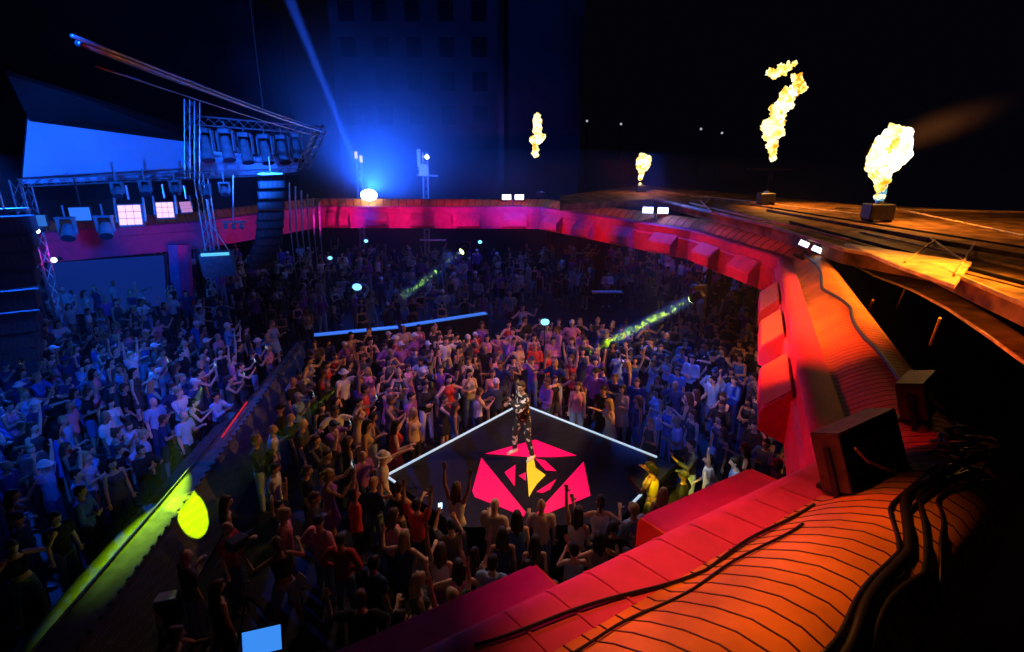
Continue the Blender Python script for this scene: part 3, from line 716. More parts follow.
# hotel tower and far city lamps
t = empty('tower_building', (-10, 95, 0), 'dark tower block rising behind the pink part of the ring', 'building')
mb = MB(); mb.box((-14, 96, 24), (24, 14, 62)); mb.build('wall', M['building'], t)
mb = MB(); mb.box((4.4, 100, 24), (12.6, 14, 70)); mb.build('wall', M['building'], t)
mb = MB(); mb.box((-1.6, 93, 24), (.8, 9, 66)); mb.build('wall', M['metal'], t)
for i in range(5):
    for j in range(9):
        mb = MB(); x, z = -23.5 + i * 4.7, 12 + j * 4.6
        mb.box((x, 88.95, z), (2.2, .12, 2.6)); wn = mb.build('window', M['glass'], t)
mb = MB(); mb.box((-70, 115, 15), (50, 14, 34)); tag(mb.build('low_building', M['building']), 'low dark block far beyond the stage rig', 'building')
for k, (x, y) in enumerate(((587, 121), (621, 124), (701, 129), (722, 133))):
    c = Q(x, y, 150); t = empty('street_lamp', (c.x, c.y, 0), f'faint distant street lamp, {["leftmost", "second from left", "third from left", "rightmost"][k]} of four in the night sky', 'lamp', 'distant lamps')
    mb = MB(); mb.tube([(c.x, c.y, 0), c], .12, 6); mb.build('post', M['metal'], t)
    mb = MB(); mb.ball(c, .3, 2); mb.build('bulb', emit('faint far lamp', (.8, .85, 1.), .5), t)
# ------------------------------------------------------------------ people
def fuse(mb, voxel, faces, smooth=2):
    """melts overlapping shapes into one continuous surface and thins it"""
    me = bpy.data.meshes.new('tmp'); mb.bm.to_mesh(me); mb.bm.free()
    o = bpy.data.objects.new('tmp', me); C.objects.link(o)
    r = o.modifiers.new('r', 'REMESH'); r.mode = 'VOXEL'; r.voxel_size = voxel
    s = o.modifiers.new('s', 'SMOOTH'); s.iterations = smooth; s.factor = .5
    dg = bpy.context.evaluated_depsgraph_get(); dg.update()
    n = len(o.evaluated_get(dg).data.polygons) * 2
    if faces and n > faces:
        d = o.modifiers.new('d', 'DECIMATE'); d.ratio = faces / n
        dg = bpy.context.evaluated_depsgraph_get(); dg.update()
    out = bpy.data.meshes.new_from_object(o.evaluated_get(dg))
    bpy.data.objects.remove(o); bpy.data.meshes.remove(me)
    for p in out.polygons: p.use_smooth = True
    return out

def capsule(mb, a, b, ra, rb, seg=10):
    a, b = V(a), V(b); mb.tube([a, b], ra, seg, rb); mb.ball(a, ra, 2); mb.ball(b, rb, 2)

def limb(mb, pts, rs):
    for (a, b), (ra, rb) in zip(zip(pts, pts[1:]), zip(rs, rs[1:])): capsule(mb, a, b, ra, rb)

def fr(d, hint=V((0, -1, 0))):
    d = V(d).normalized(); s = d.cross(hint)
    if s.length < .1: s = d.cross(V((0, 0, 1)))
    s.normalize(); return d, s, s.cross(d)

class Body:
    """joints of one figure, facing -Y, 1.74 m tall"""
    def __init__(s, fem=False, lean=0., twist=0., arms=((0, 0, -1), (0, -.1, -1), (0, 0, -1), (0, -.1, -1)), legs=((.04, 0, -1), (.04, .03, -1), (-.04, 0, -1), (-.04, .03, -1)), nod=0., curl=.5):
        s.fem = fem; s.curl = curl
        ax = V((0, -math.sin(lean), math.cos(lean)))
        thl, shl = .43, .42
        lg = [V(x).normalized() for x in legs]
        drop = min((-lg[0].z) * thl + (-lg[1].z) * shl, (-lg[2].z) * thl + (-lg[3].z) * shl)
        dmax = max((-lg[0].z) * thl + (-lg[1].z) * shl, (-lg[2].z) * thl + (-lg[3].z) * shl)
        s.pel = V((0, 0, dmax + .095 + .02)); hw = .092
        s.hip = [s.pel + V((hw * g, 0, -.02)) for g in (1, -1)]
        s.knee = [s.hip[i] + lg[2 * i] * thl for i in (0, 1)]
        s.ank = [s.knee[i] + lg[2 * i + 1] * shl for i in (0, 1)]
        s.ax = ax
        s.waist = s.pel + ax * .19; s.chest = s.pel + ax * .36; s.neck = s.pel + ax * .55
        sw = .155 if fem else .185
        R = Matrix.Rotation(twist, 3, 'Z')
        s.R = R
        s.sh = [s.pel + ax * .485 + R @ V((sw * g, .0, 0)) for g in (1, -1)]
        ar = [V(x).normalized() for x in arms]
        s.elb = [s.sh[i] + R @ ar[2 * i] * .285 for i in (0, 1)]
        s.wr = [s.elb[i] + R @ ar[2 * i + 1] * .25 for i in (0, 1)]
        s.hdir = [R @ ar[2 * i + 1] for i in (0, 1)]
        hx = (ax + V((0, -.12, 0)) + V((0, -math.sin(nod), 0))).normalized()
        s.head = s.neck + hx * .165; s.hx = hx
        s.Rh = Matrix.Rotation(-(lean * .6 + nod) * 1., 3, 'X') if False else Matrix.Rotation((lean * .5 + nod), 3, 'X')
    def torso(s, mb, g=0., low=-.04, top=.53):
        F = s.fem
        secs = [(-.09, .13, .085), (-.04, .165 if F else .158, .105), (.05, .155 if F else .15, .1), (.16, .118 if F else .135, .088), (.24, .125 if F else .145, .095),
                (.34, .145 if F else .168, .11), (.42, .15 if F else .175, .105), (.485, .13 if F else .15, .082), (.53, .075, .06), (.56, .05, .05)]
        rows = []
        for h, rx, ry in secs:
            if h < low - .001 or h > top + .001: continue
            c = s.pel + s.ax * h
            tw = Matrix.Identity(3).lerp(s.R, max(0, min(1, h / .4)))
            rows.append([c + tw @ V(((rx + g) * math.cos(a), (ry + g) * math.sin(a) * 1, 0)) for a in [2 * PI * k / 20 for k in range(20)]])
        n0 = len(mb.bm.verts)
        mb.grid(rows, True); mb.bm.verts.ensure_lookup_table()
        mb.bm.faces.new([mb.bm.verts[n0 + k] for k in range(20)][::-1]); L = len(mb.bm.verts)
        mb.bm.faces.new([mb.bm.verts[L - 20 + k] for k in range(20)])
        if F and top > .4:
            for sx in (-1, 1): mb.ball(s.pel + s.ax * .375 + s.R @ V((sx * .068, -.085, 0)), .062 + g, 2)
    def hand(s, mb, i, q=1.):
        d, sd, nrm = fr(s.hdir[i], V((0, -1, 0)) if abs(s.hdir[i].y) < .8 else V((0, 0, 1)))
        w = s.wr[i]; g = 1 if i == 0 else -1
        pc = w + d * .05
        Rm = Matrix((sd, d, nrm)).transposed()
        mb.ball(pc, .046, 2, (.86, 1.08, .42), Rm)
        cu = s.curl
        for k, (off, ln) in enumerate(((-.029, .066), (-.0095, .076), (.0105, .07), (.029, .054))):
            base = w + d * .088 + sd * off
            fd = (d + sd * off * 4 * (1 - cu) + nrm * -.25 * cu).normalized(); f2 = (d * (1 - cu) + nrm * -(.3 + cu)).normalized() if cu > .1 else fd
            m = base + fd * ln * .5; limb(mb, [base - d * .02, base, m, m + f2 * ln * .55], [.0095, .0095, .0088, .0075])
        tb = w + d * .035 - sd * .035 * g * (1 if True else 1)
        limb(mb, [tb, tb + (d * .5 - sd * g * .8 - nrm * .2).normalized() * .038, tb + (d * .75 - sd * g * .65 - nrm * .35).normalized() * .066], [.013, .011, .009])
    def headshape(s, mb):
        c, R = s.head, s.Rh
        n0 = len(mb.bm.verts); mb.ball((0, 0, 0), 1, 4); mb.bm.verts.ensure_lookup_table()
        for v in mb.bm.verts[n0:]:
            x, y, z = v.co
            jaw = max(0, -z)
            X = x * .076 * (1 - .33 * jaw ** 1.5); Y = y * .095; Z = z * .118
            if y < 0:
                Y *= (1 - .10 * jaw)
                if -.15 < z < .25: Y += .010 * math.exp(-((abs(x) - .42) / .2) ** 2 - ((z - .04) / .13) ** 2)     # eye sockets
                Y -= .006 * math.exp(-((z - .22) / .1) ** 2) * (abs(x) < .75)                                        # brow
                Y -= .007 * math.exp(-(x / .3) ** 2 - ((z + .58) / .1) ** 2)                                         # lips
                Y -= .010 * math.exp(-(x / .3) ** 2 - ((z + .92) / .14) ** 2)                                        # chin
            else: Y *= 1 + .06 * max(0, z)
            v.co = c + R @ V((X, Y, Z + (-.008 if z < -.5 else 0)))
        h = lambda x, y, z: c + R @ V((x, y, z))
        limb(mb, [h(0, -.092, .02), h(0, -.109, -.022)], [.009, .014]); 
        for sx in (-1, 1):
            mb.ball(h(sx * .013, -.098, -.026), .010, 1)
            mb.ball(h(sx * .077, .008, -.008), .03, 2, (.28, .6, 1.), R)
        capsule(mb, s.neck - s.ax * .05, c - s.hx * .05, .056 if not s.fem else .047, .052 if not s.fem else .045)
    def build_skin(s, voxel=.0085, faces=6500):
        mb = MB(); F = s.fem
        s.torso(mb, 0, -.09, .56); k = .88 if F else 1.
        for i in (0, 1):
            limb(mb, [s.sh[i] - (s.sh[i] - s.neck) * .25, s.sh[i], s.sh[i].lerp(s.elb[i], .5), s.elb[i], s.elb[i].lerp(s.wr[i], .35), s.wr[i]], [.05 * k, .056 * k, .046 * k, .038 * k, .039 * k, .026 * k])
            limb(mb, [s.wr[i], s.wr[i] + s.hdir[i] * .045], [.026 * k, .028 * k])
            s.hand(mb, i)
            limb(mb, [s.hip[i], s.hip[i].lerp(s.knee[i], .35), s.knee[i], s.knee[i].lerp(s.ank[i], .3), s.ank[i]], [.092, .082, .055, .056, .037])
            a = s.ank[i]; g = 1 if i == 0 else -1
            limb(mb, [a + V((0, .03, -.055)), a + V((g * .02, -.09, -.075)), a + V((g * .03, -.165, -.085))], [.042, .038, .03]); capsule(mb, a, a + V((0, .01, -.06)), .037, .042)
        s.headshape(mb)
        me = fuse(mb, voxel, faces)
        for m in (M['skin'], M['shoe'], M['eye'], M['lip']): me.materials.append(m)
        inv = s.Rh.inverted()
        for p in me.polygons:
            q = inv @ (p.center - s.head)
            if min((p.center - a).length for a in s.ank) < .26 and any(p.center.z < a.z - .015 for a in s.ank if (p.center - a).length < .26): p.material_index = 1
            elif p.area < 1.1e-4 and q.y < -.06 and abs(q.z - .008) < .0085 and abs(abs(q.x) - .031) < .013: p.material_index = 2
            elif p.area < 1.5e-4 and q.y < -.07 and abs(q.z + .066) < .008 and abs(q.x) < .023: p.material_index = 3
        return me
    def build_top(s, style, faces=1300, voxel=.012):
        mb = MB(); g = .016
        low = {'tee': -.04, 'long': -.04, 'shirt': -.04, 'tank': -.04, 'crop': .16, 'dress': -.09, 'jacket': -.04}[style]
        if style == 'jacket': g = .028
        s.torso(mb, g, low, .5 if style in ('tank', 'crop') else .53); k = .9 if s.fem else 1
        ln = {'tee': .55, 'long': 1.85, 'shirt': 1.8, 'jacket': 1.9}.get(style, 0)
        for i in (0, 1):
            if ln:
                P_ = [s.sh[i] - (s.sh[i] - s.neck) * .25, s.sh[i]]; r_ = [.06 * k + g * .4, (.062 * k) + g * .8]
                P_.append(s.sh[i].lerp(s.elb[i], min(1, ln))); r_.append((.056 if ln < 1 else .046) * k + g)
                if ln > 1: P_.append(s.elb[i].lerp(s.wr[i], ln - 1)); r_.append(.032 * k + g)
                limb(mb, P_, r_)
            else: limb(mb, [s.sh[i] - (s.sh[i] - s.neck) * .45, s.chest.lerp(s.sh[i], .6)], [.035, .07])
        if style == 'dress':
            z1 = s.knee[0].lerp(s.hip[0], .35).z; c0 = s.pel; 
            mb.grid([[V((c0.x + (rx) * math.cos(a), c0.y + ry * math.sin(a), z)) for a in [2 * PI * q / 20 for q in range(20)]] for z, rx, ry in ((c0.z + .05, .165, .115), (c0.z - .05, .19, .14), (z1, .24, .19))], True)
            L = len(mb.bm.verts); mb.bm.verts.ensure_lookup_table(); mb.bm.faces.new([mb.bm.verts[L - 20 + q] for q in range(20)]); mb.bm.faces.new([mb.bm.verts[L - 60 + q] for q in range(20)][::-1])
        me = fuse(mb, voxel, faces, 3); me.materials.append(M['cloth']); return me
    def build_bottom(s, style, faces=1100, voxel=.013):
        mb = MB(); g = .014; s.torso(mb, g, -.09, .05)
        for i in (0, 1):
            if style == 'skirt': continue
            e = s.knee[i].lerp(s.hip[i], .15) if style == 'shorts' else None
            if e is not None: limb(mb, [s.hip[i], s.hip[i].lerp(e, .5), e], [.098, .095, .085])
            else: limb(mb, [s.hip[i], s.hip[i].lerp(s.knee[i], .35), s.knee[i], s.knee[i].lerp(s.ank[i], .95)], [.1, .095, .072, .056])
        if style == 'skirt':
            z1 = s.knee[0].lerp(s.hip[0], .3).z; c0 = s.pel; n0 = len(mb.bm.verts)
            mb.grid([[V((c0.x + rx * math.cos(a), c0.y + ry * math.sin(a), z)) for a in [2 * PI * q / 20 for q in range(20)]] for z, rx, ry in ((c0.z + .06, .15, .11), (c0.z - .06, .19, .14), (z1, .23, .18))], True)
            mb.bm.verts.ensure_lookup_table(); L = len(mb.bm.verts); mb.bm.faces.new([mb.bm.verts[L - 20 + q] for q in range(20)]); mb.bm.faces.new([mb.bm.verts[L - 60 + q] for q in range(20)][::-1])
        me = fuse(mb, voxel, faces, 3); me.materials.append(M['cloth']); return me
    def build_hair(s, style, faces=700):
        mb = MB(); c, R = s.head, s.Rh; h = lambda x, y, z: c + R @ V((x, y, z))
        if style == 'cap':
            n0 = len(mb.bm.verts); mb.ball(h(0, .006, .035), 1, 3, (.087, .107, .1), R)
            mb.ball(h(0, -.12, .05), 1, 2, (.07, .07, .012), R)
        elif style == 'hat':
            mb.ball(h(0, .004, .05), 1, 3, (.092, .11, .105), R); mb.ball(h(0, 0, .045), 1, 3, (.15, .16, .016), R)
        else:
            mb.ball(h(0, .016, .032), 1, 3, (.084, .098, .1), R)
            mb.ball(h(0, .04, -.02), 1, 3, (.078, .075, .09), R)
            mb.ball(h(0, -.05, .075), 1, 2, (.06, .045, .04), R)
            if style == 'long':
                for sx in (-1, 1): limb(mb, [h(sx * .062, .02, .0), h(sx * .075, .035, -.13), h(sx * .07, .06, -.27)], [.035, .036, .024])
                limb(mb, [h(0, .07, 0), h(0, .085, -.15), h(0, .09, -.32)], [.06, .062, .035])
            if style == 'bun': mb.ball(h(0, .075, .1), .045, 2)
            if style == 'tail': limb(mb, [h(0, .1, .05), h(0, .15, .0), h(0, .13, -.16)], [.025, .032, .016])
        if style not in ('cap', 'hat'):
            for v in mb.bm.verts:                                          # keep the face free
                q = R.inverted() @ (v.co - c)
                if q.y < -.045 and q.z < .055: v.co = c + R @ V((q.x, -.045 + (q.y + .045) * .1, max(q.z, q.z)))
        me = fuse(mb, .0095, faces, 2); me.materials.append(M['hair']); return me

UP, DN = (.15, -.05, 1), (.1, .02, -1)
def mir(a): return (-a[0], a[1], a[2])
ARMS = {
 'relaxed': ((.14, 0, -1), (.08, -.2, -1), (-.14, 0, -1), (-.08, -.2, -1)),
 'one arm raised': ((.25, -.15, 1), (.1, -.15, 1), (-.2, 0, -1), (-.1, -.6, -.6)),
 'both arms raised': ((.35, -.1, 1), (.05, -.15, 1), (-.35, -.1, 1), (-.05, -.15, 1)),
 'holding up a phone': ((.15, -.75, .1), (-.35, -.5, .8), (-.15, -.6, -.3), (.3, -.6, .75)),
 'clapping': ((.25, -.5, -.6), (-.5, -.75, .5), (-.25, -.5, -.6), (.5, -.75, .5)),
 'dancing': ((.7, -.2, -.3), (.2, -.5, .8), (-.6, -.1, -.5), (-.1, -.8, .35)),
 'hands on hips': ((.6, .25, -.8), (-.75, -.25, -.45), (-.6, .25, -.8), (.75, -.25, -.45)),
 'arms folded': ((.2, -.2, -1), (-.8, -.55, .1), (-.2, -.2, -1), (.8, -.55, .05)),
 'pointing forward': ((.2, -.9, .35), (.0, -1, .3), (-.2, 0, -1), (-.1, -.5, -.8)),
 'arm bent holding a drink': ((.2, -.15, -1), (-.05, -.8, .5), (-.16, 0, -1), (-.05, -.25, -1)),
}
LEG1 = ((.06, 0, -1), (.05, .02, -1), (-.06, 0, -1), (-.05, .02, -1))
LEG2 = ((.16, -.2, -1), (.05, .2, -1), (-.12, .05, -1), (-.06, .1, -1))
SPECS = [  # female, pose, hair, top, bottom, curl, legs, lean
 (0, 'relaxed', 'short', 'tee', 'trousers', .5, LEG1, .02), (1, 'relaxed', 'long', 'tank', 'shorts', .5, LEG1, .02), (0, 'one arm raised', 'short', 'tee', 'trousers', .9, LEG2, .05),
 (1, 'one arm raised', 'long', 'crop', 'skirt', .4, LEG2, .05), (0, 'both arms raised', 'short', 'tee', 'shorts', .2, LEG1, .0), (1, 'both arms raised', 'long', 'tank', 'trousers', .3, LEG2, .0),
 (0, 'holding up a phone', 'cap', 'tee', 'trousers', .8, LEG1, .03), (1, 'holding up a phone', 'tail', 'dress', 'none', .8, LEG1, .03), (0, 'clapping', 'short', 'shirt', 'trousers', .2, LEG1, .06),
 (1, 'clapping', 'bun', 'tank', 'trousers', .2, LEG2, .06), (0, 'dancing', 'short', 'tee', 'shorts', .6, LEG2, .1), (1, 'dancing', 'long', 'dress', 'none', .5, LEG2, .08),
 (0, 'hands on hips', 'cap', 'shirt', 'trousers', .4, LEG1, .0), (0, 'arms folded', 'short', 'shirt', 'trousers', .6, LEG1, .0), (1, 'arms folded', 'long', 'tank', 'trousers', .6, LEG1, .0),
 (0, 'pointing forward', 'hat', 'tee', 'trousers', .4, LEG2, .04), (0, 'arm bent holding a drink', 'bald', 'tee', 'trousers', .8, LEG1, .02), (1, 'arm bent holding a drink', 'long', 'dress', 'none', .8, LEG1, .02),
 (0, 'both arms raised', 'hat', 'tee', 'trousers', .2, LEG1, .0), (1, 'dancing', 'tail', 'crop', 'shorts', .5, LEG2, .12),
]
PROTO = []
for fem, pose, hair, top, bot, curl, legs, lean in SPECS:
    b = Body(bool(fem), lean, random.uniform(-.15, .15), ARMS[pose], legs, random.uniform(-.05, .12), curl)
    pr = dict(fem=fem, pose=pose, hair=hair, top=top, bot=bot, body=b, skin=b.build_skin(), topm=b.build_top(top), botm=b.build_bottom(bot) if bot != 'none' else None, hairm=b.build_hair(hair) if hair != 'bald' else None)
    pr['skin'].name = 'person_body'; PROTO.append(pr)
    # phone / cup places in local coordinates
    pr['grip'] = b.wr[0] + b.hdir[0] * .09
print('protos', len(PROTO), [len(p['skin'].polygons) for p in PROTO][:3])

COL = {'white': (.8, .8, .8), 'pale grey': (.5, .5, .52), 'black': (.02, .02, .025), 'dark grey': (.08, .08, .09), 'navy': (.03, .05, .16), 'light blue': (.3, .5, .8), 'blue': (.06, .18, .6),
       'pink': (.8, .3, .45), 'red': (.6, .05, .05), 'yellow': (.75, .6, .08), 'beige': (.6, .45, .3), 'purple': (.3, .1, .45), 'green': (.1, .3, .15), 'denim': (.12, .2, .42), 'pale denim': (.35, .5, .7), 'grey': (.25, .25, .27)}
SKIN = [(.7, .45, .33), (.6, .37, .26), (.5, .3, .2), (.36, .2, .12), (.75, .52, .4)]
HAIR = {'dark': (.02, .015, .012), 'brown': (.09, .05, .03), 'fair': (.45, .33, .16)}
def obj_part(name, me, par, col):
    o = bpy.data.objects.new(name, me); C.objects.link(o); o.parent = par; o.color = (*col, 1); return o
PEOPLE = []
def person(pr, x, y, yaw, scale, tc, bc, hc, sk, z=0., capc='white'):
    o = bpy.data.objects.new('person', pr['skin']); C.objects.link(o)
    o.location = (x, y, z); o.rotation_euler = (0, 0, yaw); o.scale = (scale,) * 3
    o.color = (*sk, 1); o['category'] = 'person'
    obj_part({'tee': 't_shirt', 'long': 'shirt', 'shirt': 'shirt', 'tank': 'tank_top', 'crop': 'crop_top', 'dress': 'dress', 'jacket': 'jacket'}[pr['top']], pr['topm'], o, COL[tc])
    if pr['botm']: obj_part(pr['bot'], pr['botm'], o, COL[bc])
    if pr['hairm']:
        hat = pr['hair'] in ('cap', 'hat')
        obj_part('cap' if pr['hair'] == 'cap' else 'sun_hat' if hat else 'hair', pr['hairm'], o, COL[capc] if hat else HAIR[hc])
    PEOPLE.append(dict(capc=capc, o=o, pr=pr, tc=tc, bc=bc, hc=hc, x=x, y=y, z=z))
    return o

# where people can stand
walk_x = lambda y: W0.x + (W1.x - W0.x) * (y - W0.y) / (W1.y - W0.y)
def inside(poly, x, y):
    r = False
    for i in range(len(poly)):
        a, b = poly[i], poly[i - 1]
        if (a[1] > y) != (b[1] > y) and x < (b[0] - a[0]) * (y - a[1]) / (b[1] - a[1]) + a[0]: r = not r
    return r
def edge_d(poly, x, y):
    best = 9
    for i in range(len(poly)):
        a, b = V(poly[i]).to_2d(), V(poly[i - 1]).to_2d(); p = V((x, y)); ab = b - a
        t = max(0, min(1, (p - a).dot(ab) / ab.dot(ab))); best = min(best, (p - a - ab * t).length)
    return best
STG = [Lc, F1, F2, Rc, Bc]
placed = []
FOH = (V((-3.3, 5.9)), 1.15)
def free(x, y, r):
    if inside(STG, x, y) or edge_d(STG, x, y) < .3: return False
    if -.1 < x < .95 and 13.5 < y < 15.8: return False
    if W1.y - 4 < y < W0.y + .6 and walk_x(y) - (1.0 if y < 11.5 else .4) < x < walk_x(y) + 1.0 + .05 * (18 - y): return False
    if (V((x, y)) - FOH[0]).length < FOH[1]: return False
    return all((x - a) ** 2 + (y - b) ** 2 > r * r for a, b in placed)
def zone(x, y):
    if x < walk_x(max(7, min(19, y))) + .2 and y < 20: return 'west'
    if y < 8.6 and x > -2.6: return 'front'
    if y < 13.6 and x < 0: return 'left'
    if y > 19.8: return 'far'
    if x > 2.6: return 'right'
    return 'back'

fixed = [  # head pixel, spec, top, bottom, hair, yaw jitter, label
 (425, 388, 13, 'black', 'white', 'dark', None, 'person with folded arms in black top and white trousers behind the stage edge'),
 (469, 376, 14, 'pale grey', 'denim', 'dark', None, 'person with folded arms in pale grey top and jeans behind the stage'),
 (492, 374, 1, 'pink', 'pale denim', 'brown', None, 'person in salmon pink top close behind the performer'),
 (578, 388, 1, 'pink', 'pale denim', 'brown', None, 'long-haired person in pale pink top behind the right white stage strip'),
 (604, 394, 0, 'black', 'black', 'dark', None, 'person in black standing by the right white stage strip, arms down'),
 (623, 392, 17, 'beige', 'black', 'dark', None, 'person in beige dress by the right white stage strip'),
 (655, 474, 19, 'yellow', 'yellow', 'dark', None, 'person lit bright yellow at the right corner of the stage'),  # yellow light on the figure put into the clothes colour too
 (711, 463, 2, 'white', 'denim', 'dark', None, 'person in white T-shirt with one raised arm beside the red ring'),
 (737, 466, 0, 'light blue', 'denim', 'dark', None, 'person in light blue T-shirt next to the white T-shirt by the red ring'),
 (456, 494, 5, 'white', 'pale denim', 'brown', None, 'person in white top with both arms raised in front of the stage'),
 (494, 512, 16, 'beige', 'black', 'dark', None, 'bald person in beige top below the pink emblem, seen from behind'),
 (517, 524, 1, 'blue', 'denim', 'dark', None, 'long-haired person in blue top next to the bald person below the emblem'),
 (381, 462, 15, 'white', 'blue', 'dark', None, 'person in white top and hat pointing at the left stage corner'),
 (440, 556, 3, 'white', 'purple', 'brown', None, 'person in white crop top with one arm raised in front of the stage'),
 (392, 520, 14, 'pink', 'black', 'brown', None, 'long-haired person, top coloured by pink light, left of the stage front'),  # pink light on the figure put into the colour of the top
 (372, 566, 0, 'navy', 'navy', 'dark', None, 'person in navy T-shirt at the lower edge of the middle crowd'),
 (600, 545, 11, 'grey', 'black', 'dark', None, 'person in grey dress dancing near the orange end of the light box'),
 (575, 553, 9, 'light blue', 'denim', 'dark', None, 'person clapping in light blue top close to the near ring'),
 (527, 570, 1, 'pale grey', 'black', 'dark', None, 'long-haired person in pale grey top right beside the near ring'),
 (492, 570, 0, 'light blue', 'denim', 'dark', None, 'person in light blue T-shirt in the front crowd above the red light box'),
 (34, 409, 15, 'navy', 'black', 'dark', None, 'person in navy with a broad white hat near the far left edge'),
 (104, 420, 16, 'white', 'navy', 'fair', None, 'bald person in white T-shirt in the left crowd'),
 (62, 424, 0, 'light blue', 'black', 'fair', None, 'person in light blue T-shirt beside the broad white hat in the left crowd'),
 (44, 470, 18, 'light blue', 'denim', 'dark', None, 'person in white hat raising both arms at the lower end of the left crowd'),
 (74, 478, 2, 'light blue', 'black', 'dark', None, 'person in pale blue shirt with one arm raised in the lower left crowd'),
 (131, 358, 4, 'white', 'denim', 'fair', None, 'person in white shirt with both arms raised in the middle of the left crowd'),
 (232, 360, 5, 'pink', 'black', 'brown', None, 'pink-lit person with both arms raised beside the catwalk wall'),  # pink of the stage light put into the top as well
 (343, 376, 15, 'white', 'black', 'dark', None, 'person with white round hat in the middle crowd right of the catwalk'),
 (297, 398, 6, 'light blue', 'black', 'dark', None, 'person with cap holding up a phone right beside the catwalk'),
 (215, 590, 1, 'black', 'black', 'brown', None, 'dim person in black at the bottom beside the end of the catwalk'),
]
def yaw_to(x, y, tx, ty): return math.atan2(tx - x, -(ty - y))
def target(z_, x, y):
    return {'west': (-1.5, y + 1.5), 'front': (.4, 11.5), 'left': (.4, 11.5), 'back': (.3, 11.), 'right': (.5, 11), 'far': (.3, 12)}[z_]
for px, py, sp, tc, bc, hc, yj, lab in fixed:
    hgt = 1.62
    p = P(px, py, hgt); placed.append((p.x, p.y))
    t = target(zone(p.x, p.y), p.x, p.y)
    o = person(PROTO[sp], p.x, p.y, yaw_to(p.x, p.y, *t) + random.uniform(-.2, .2), random.uniform(.98, 1.04), tc, bc, hc, random.choice(SKIN))
    o['label'] = lab; PEOPLE[-1]['fixed'] = True
print('fixed zones', [(f[0], zone(*placed[i])) for i, f in enumerate(fixed)])

STRIP = [P(314 + (486 - 314) * k / 24, 335 - 22 * k / 24, 1.2).to_2d() - V((0, .75)) for k in range(25)]
# the rest of the crowd, nearest first
RIN = [(v.x, v.y) for v in ridge]
cand = []
rng = random.Random(5)
def try_add(x, y, r, dens=1.):
    if free(x, y, r): placed.append((x, y)); cand.append((x, y)); return True
for _ in range(14000):
    y = rng.uniform(5.3, 36); x = rng.uniform(-1.05 * y - 1, .5 * y + 1)
    qx, qy = pix((x, y, 1.5)); fx, fy = pix((x, y, 0))
    if not (-15 < qx < 1035 and qy < 668): continue
    z_ = zone(x, y)
    if not inside(RIN, x, y) and z_ not in ('far', 'west'): 
        if edge_d(RIN, x, y) > 1.2 or y < 9: continue
    if y < 9 and inside(RIN, x, y) and edge_d(RIN, x, y) < .45 and x > -2: continue
    dens = {'west': .55, 'front': .5, 'left': .53, 'back': .56, 'right': .56, 'far': .95}[z_]
    if z_ == 'west' and (y < 7.2 or x < -19): continue
    if 20.2 - .0 * x < y + 0 and False: continue
    if any((V((x, y)) - c_).length < 1.25 for c_ in STRIP): continue
    if z_ == 'far' and (.5 < x < 6.5 and y < 27): continue
    if 19.2 < y < 20.6 and x < 0: continue
    if y > 33 and rng.random() < .5: continue
    if x < -2 and y < 7.4 and x > -6.4 and rng.random() < .85: continue
    if z_ == 'left' and x < -4.2 and y < 9.5: dens = .75
    try_add(x, y, dens)
cand.sort(key=lambda p: p[1])
print('crowd', len(cand) + len(fixed))
def pick(z_):
    sp = rng.randrange(len(PROTO))
    if PROTO[sp]['pose'] in ('both arms raised', 'one arm raised', 'pointing forward') and rng.random() < .55: sp = rng.choice((0, 1, 8, 9, 10, 11, 12, 13, 14, 16, 17, 19))
    if PROTO[sp]['hair'] == 'hat' and rng.random() < .8: sp = rng.choice((0, 1, 8, 9, 10, 11, 14, 17))
    tops = {'west': ['light blue', 'white', 'navy', 'black', 'blue', 'navy', 'black', 'dark grey', 'black', 'pink', 'blue', 'dark grey'], 'front': ['black', 'navy', 'white', 'beige', 'pink', 'dark grey', 'red', 'light blue', 'green'],
            'left': ['black', 'dark grey', 'pink', 'beige', 'white', 'navy', 'red', 'black', 'purple', 'black'], 'back': ['pink', 'black', 'white', 'purple', 'navy', 'red', 'dark grey', 'beige', 'black'],
            'right': ['navy', 'black', 'blue', 'light blue', 'dark grey', 'black', 'dark grey', 'navy', 'black', 'blue'], 'far': ['black', 'navy', 'white', 'purple', 'dark grey', 'pale grey']}[z_]
    return sp, rng.choice(tops), rng.choice(['denim', 'black', 'dark grey', 'black', 'pale denim', 'navy']), rng.choice(['dark', 'dark', 'brown', 'brown', 'fair'])
N_IND = 300 - len(fixed)
mass = []
for k, (x, y) in enumerate(cand):
    z_ = zone(x, y); sp, tc, bc, hc = pick(z_); t = target(z_, x, y)
    yaw = yaw_to(x, y, *t) + rng.gauss(0, .5); sc = rng.uniform(.93, 1.07); sk = rng.choice(SKIN)
    if k < N_IND: person(PROTO[sp], x, y, yaw, sc, tc, bc, hc, sk, 0., rng.choice(('white', 'black', 'navy', 'dark grey')))
    else: mass.append((sp, x, y, yaw, sc, tc, bc, hc, sk))
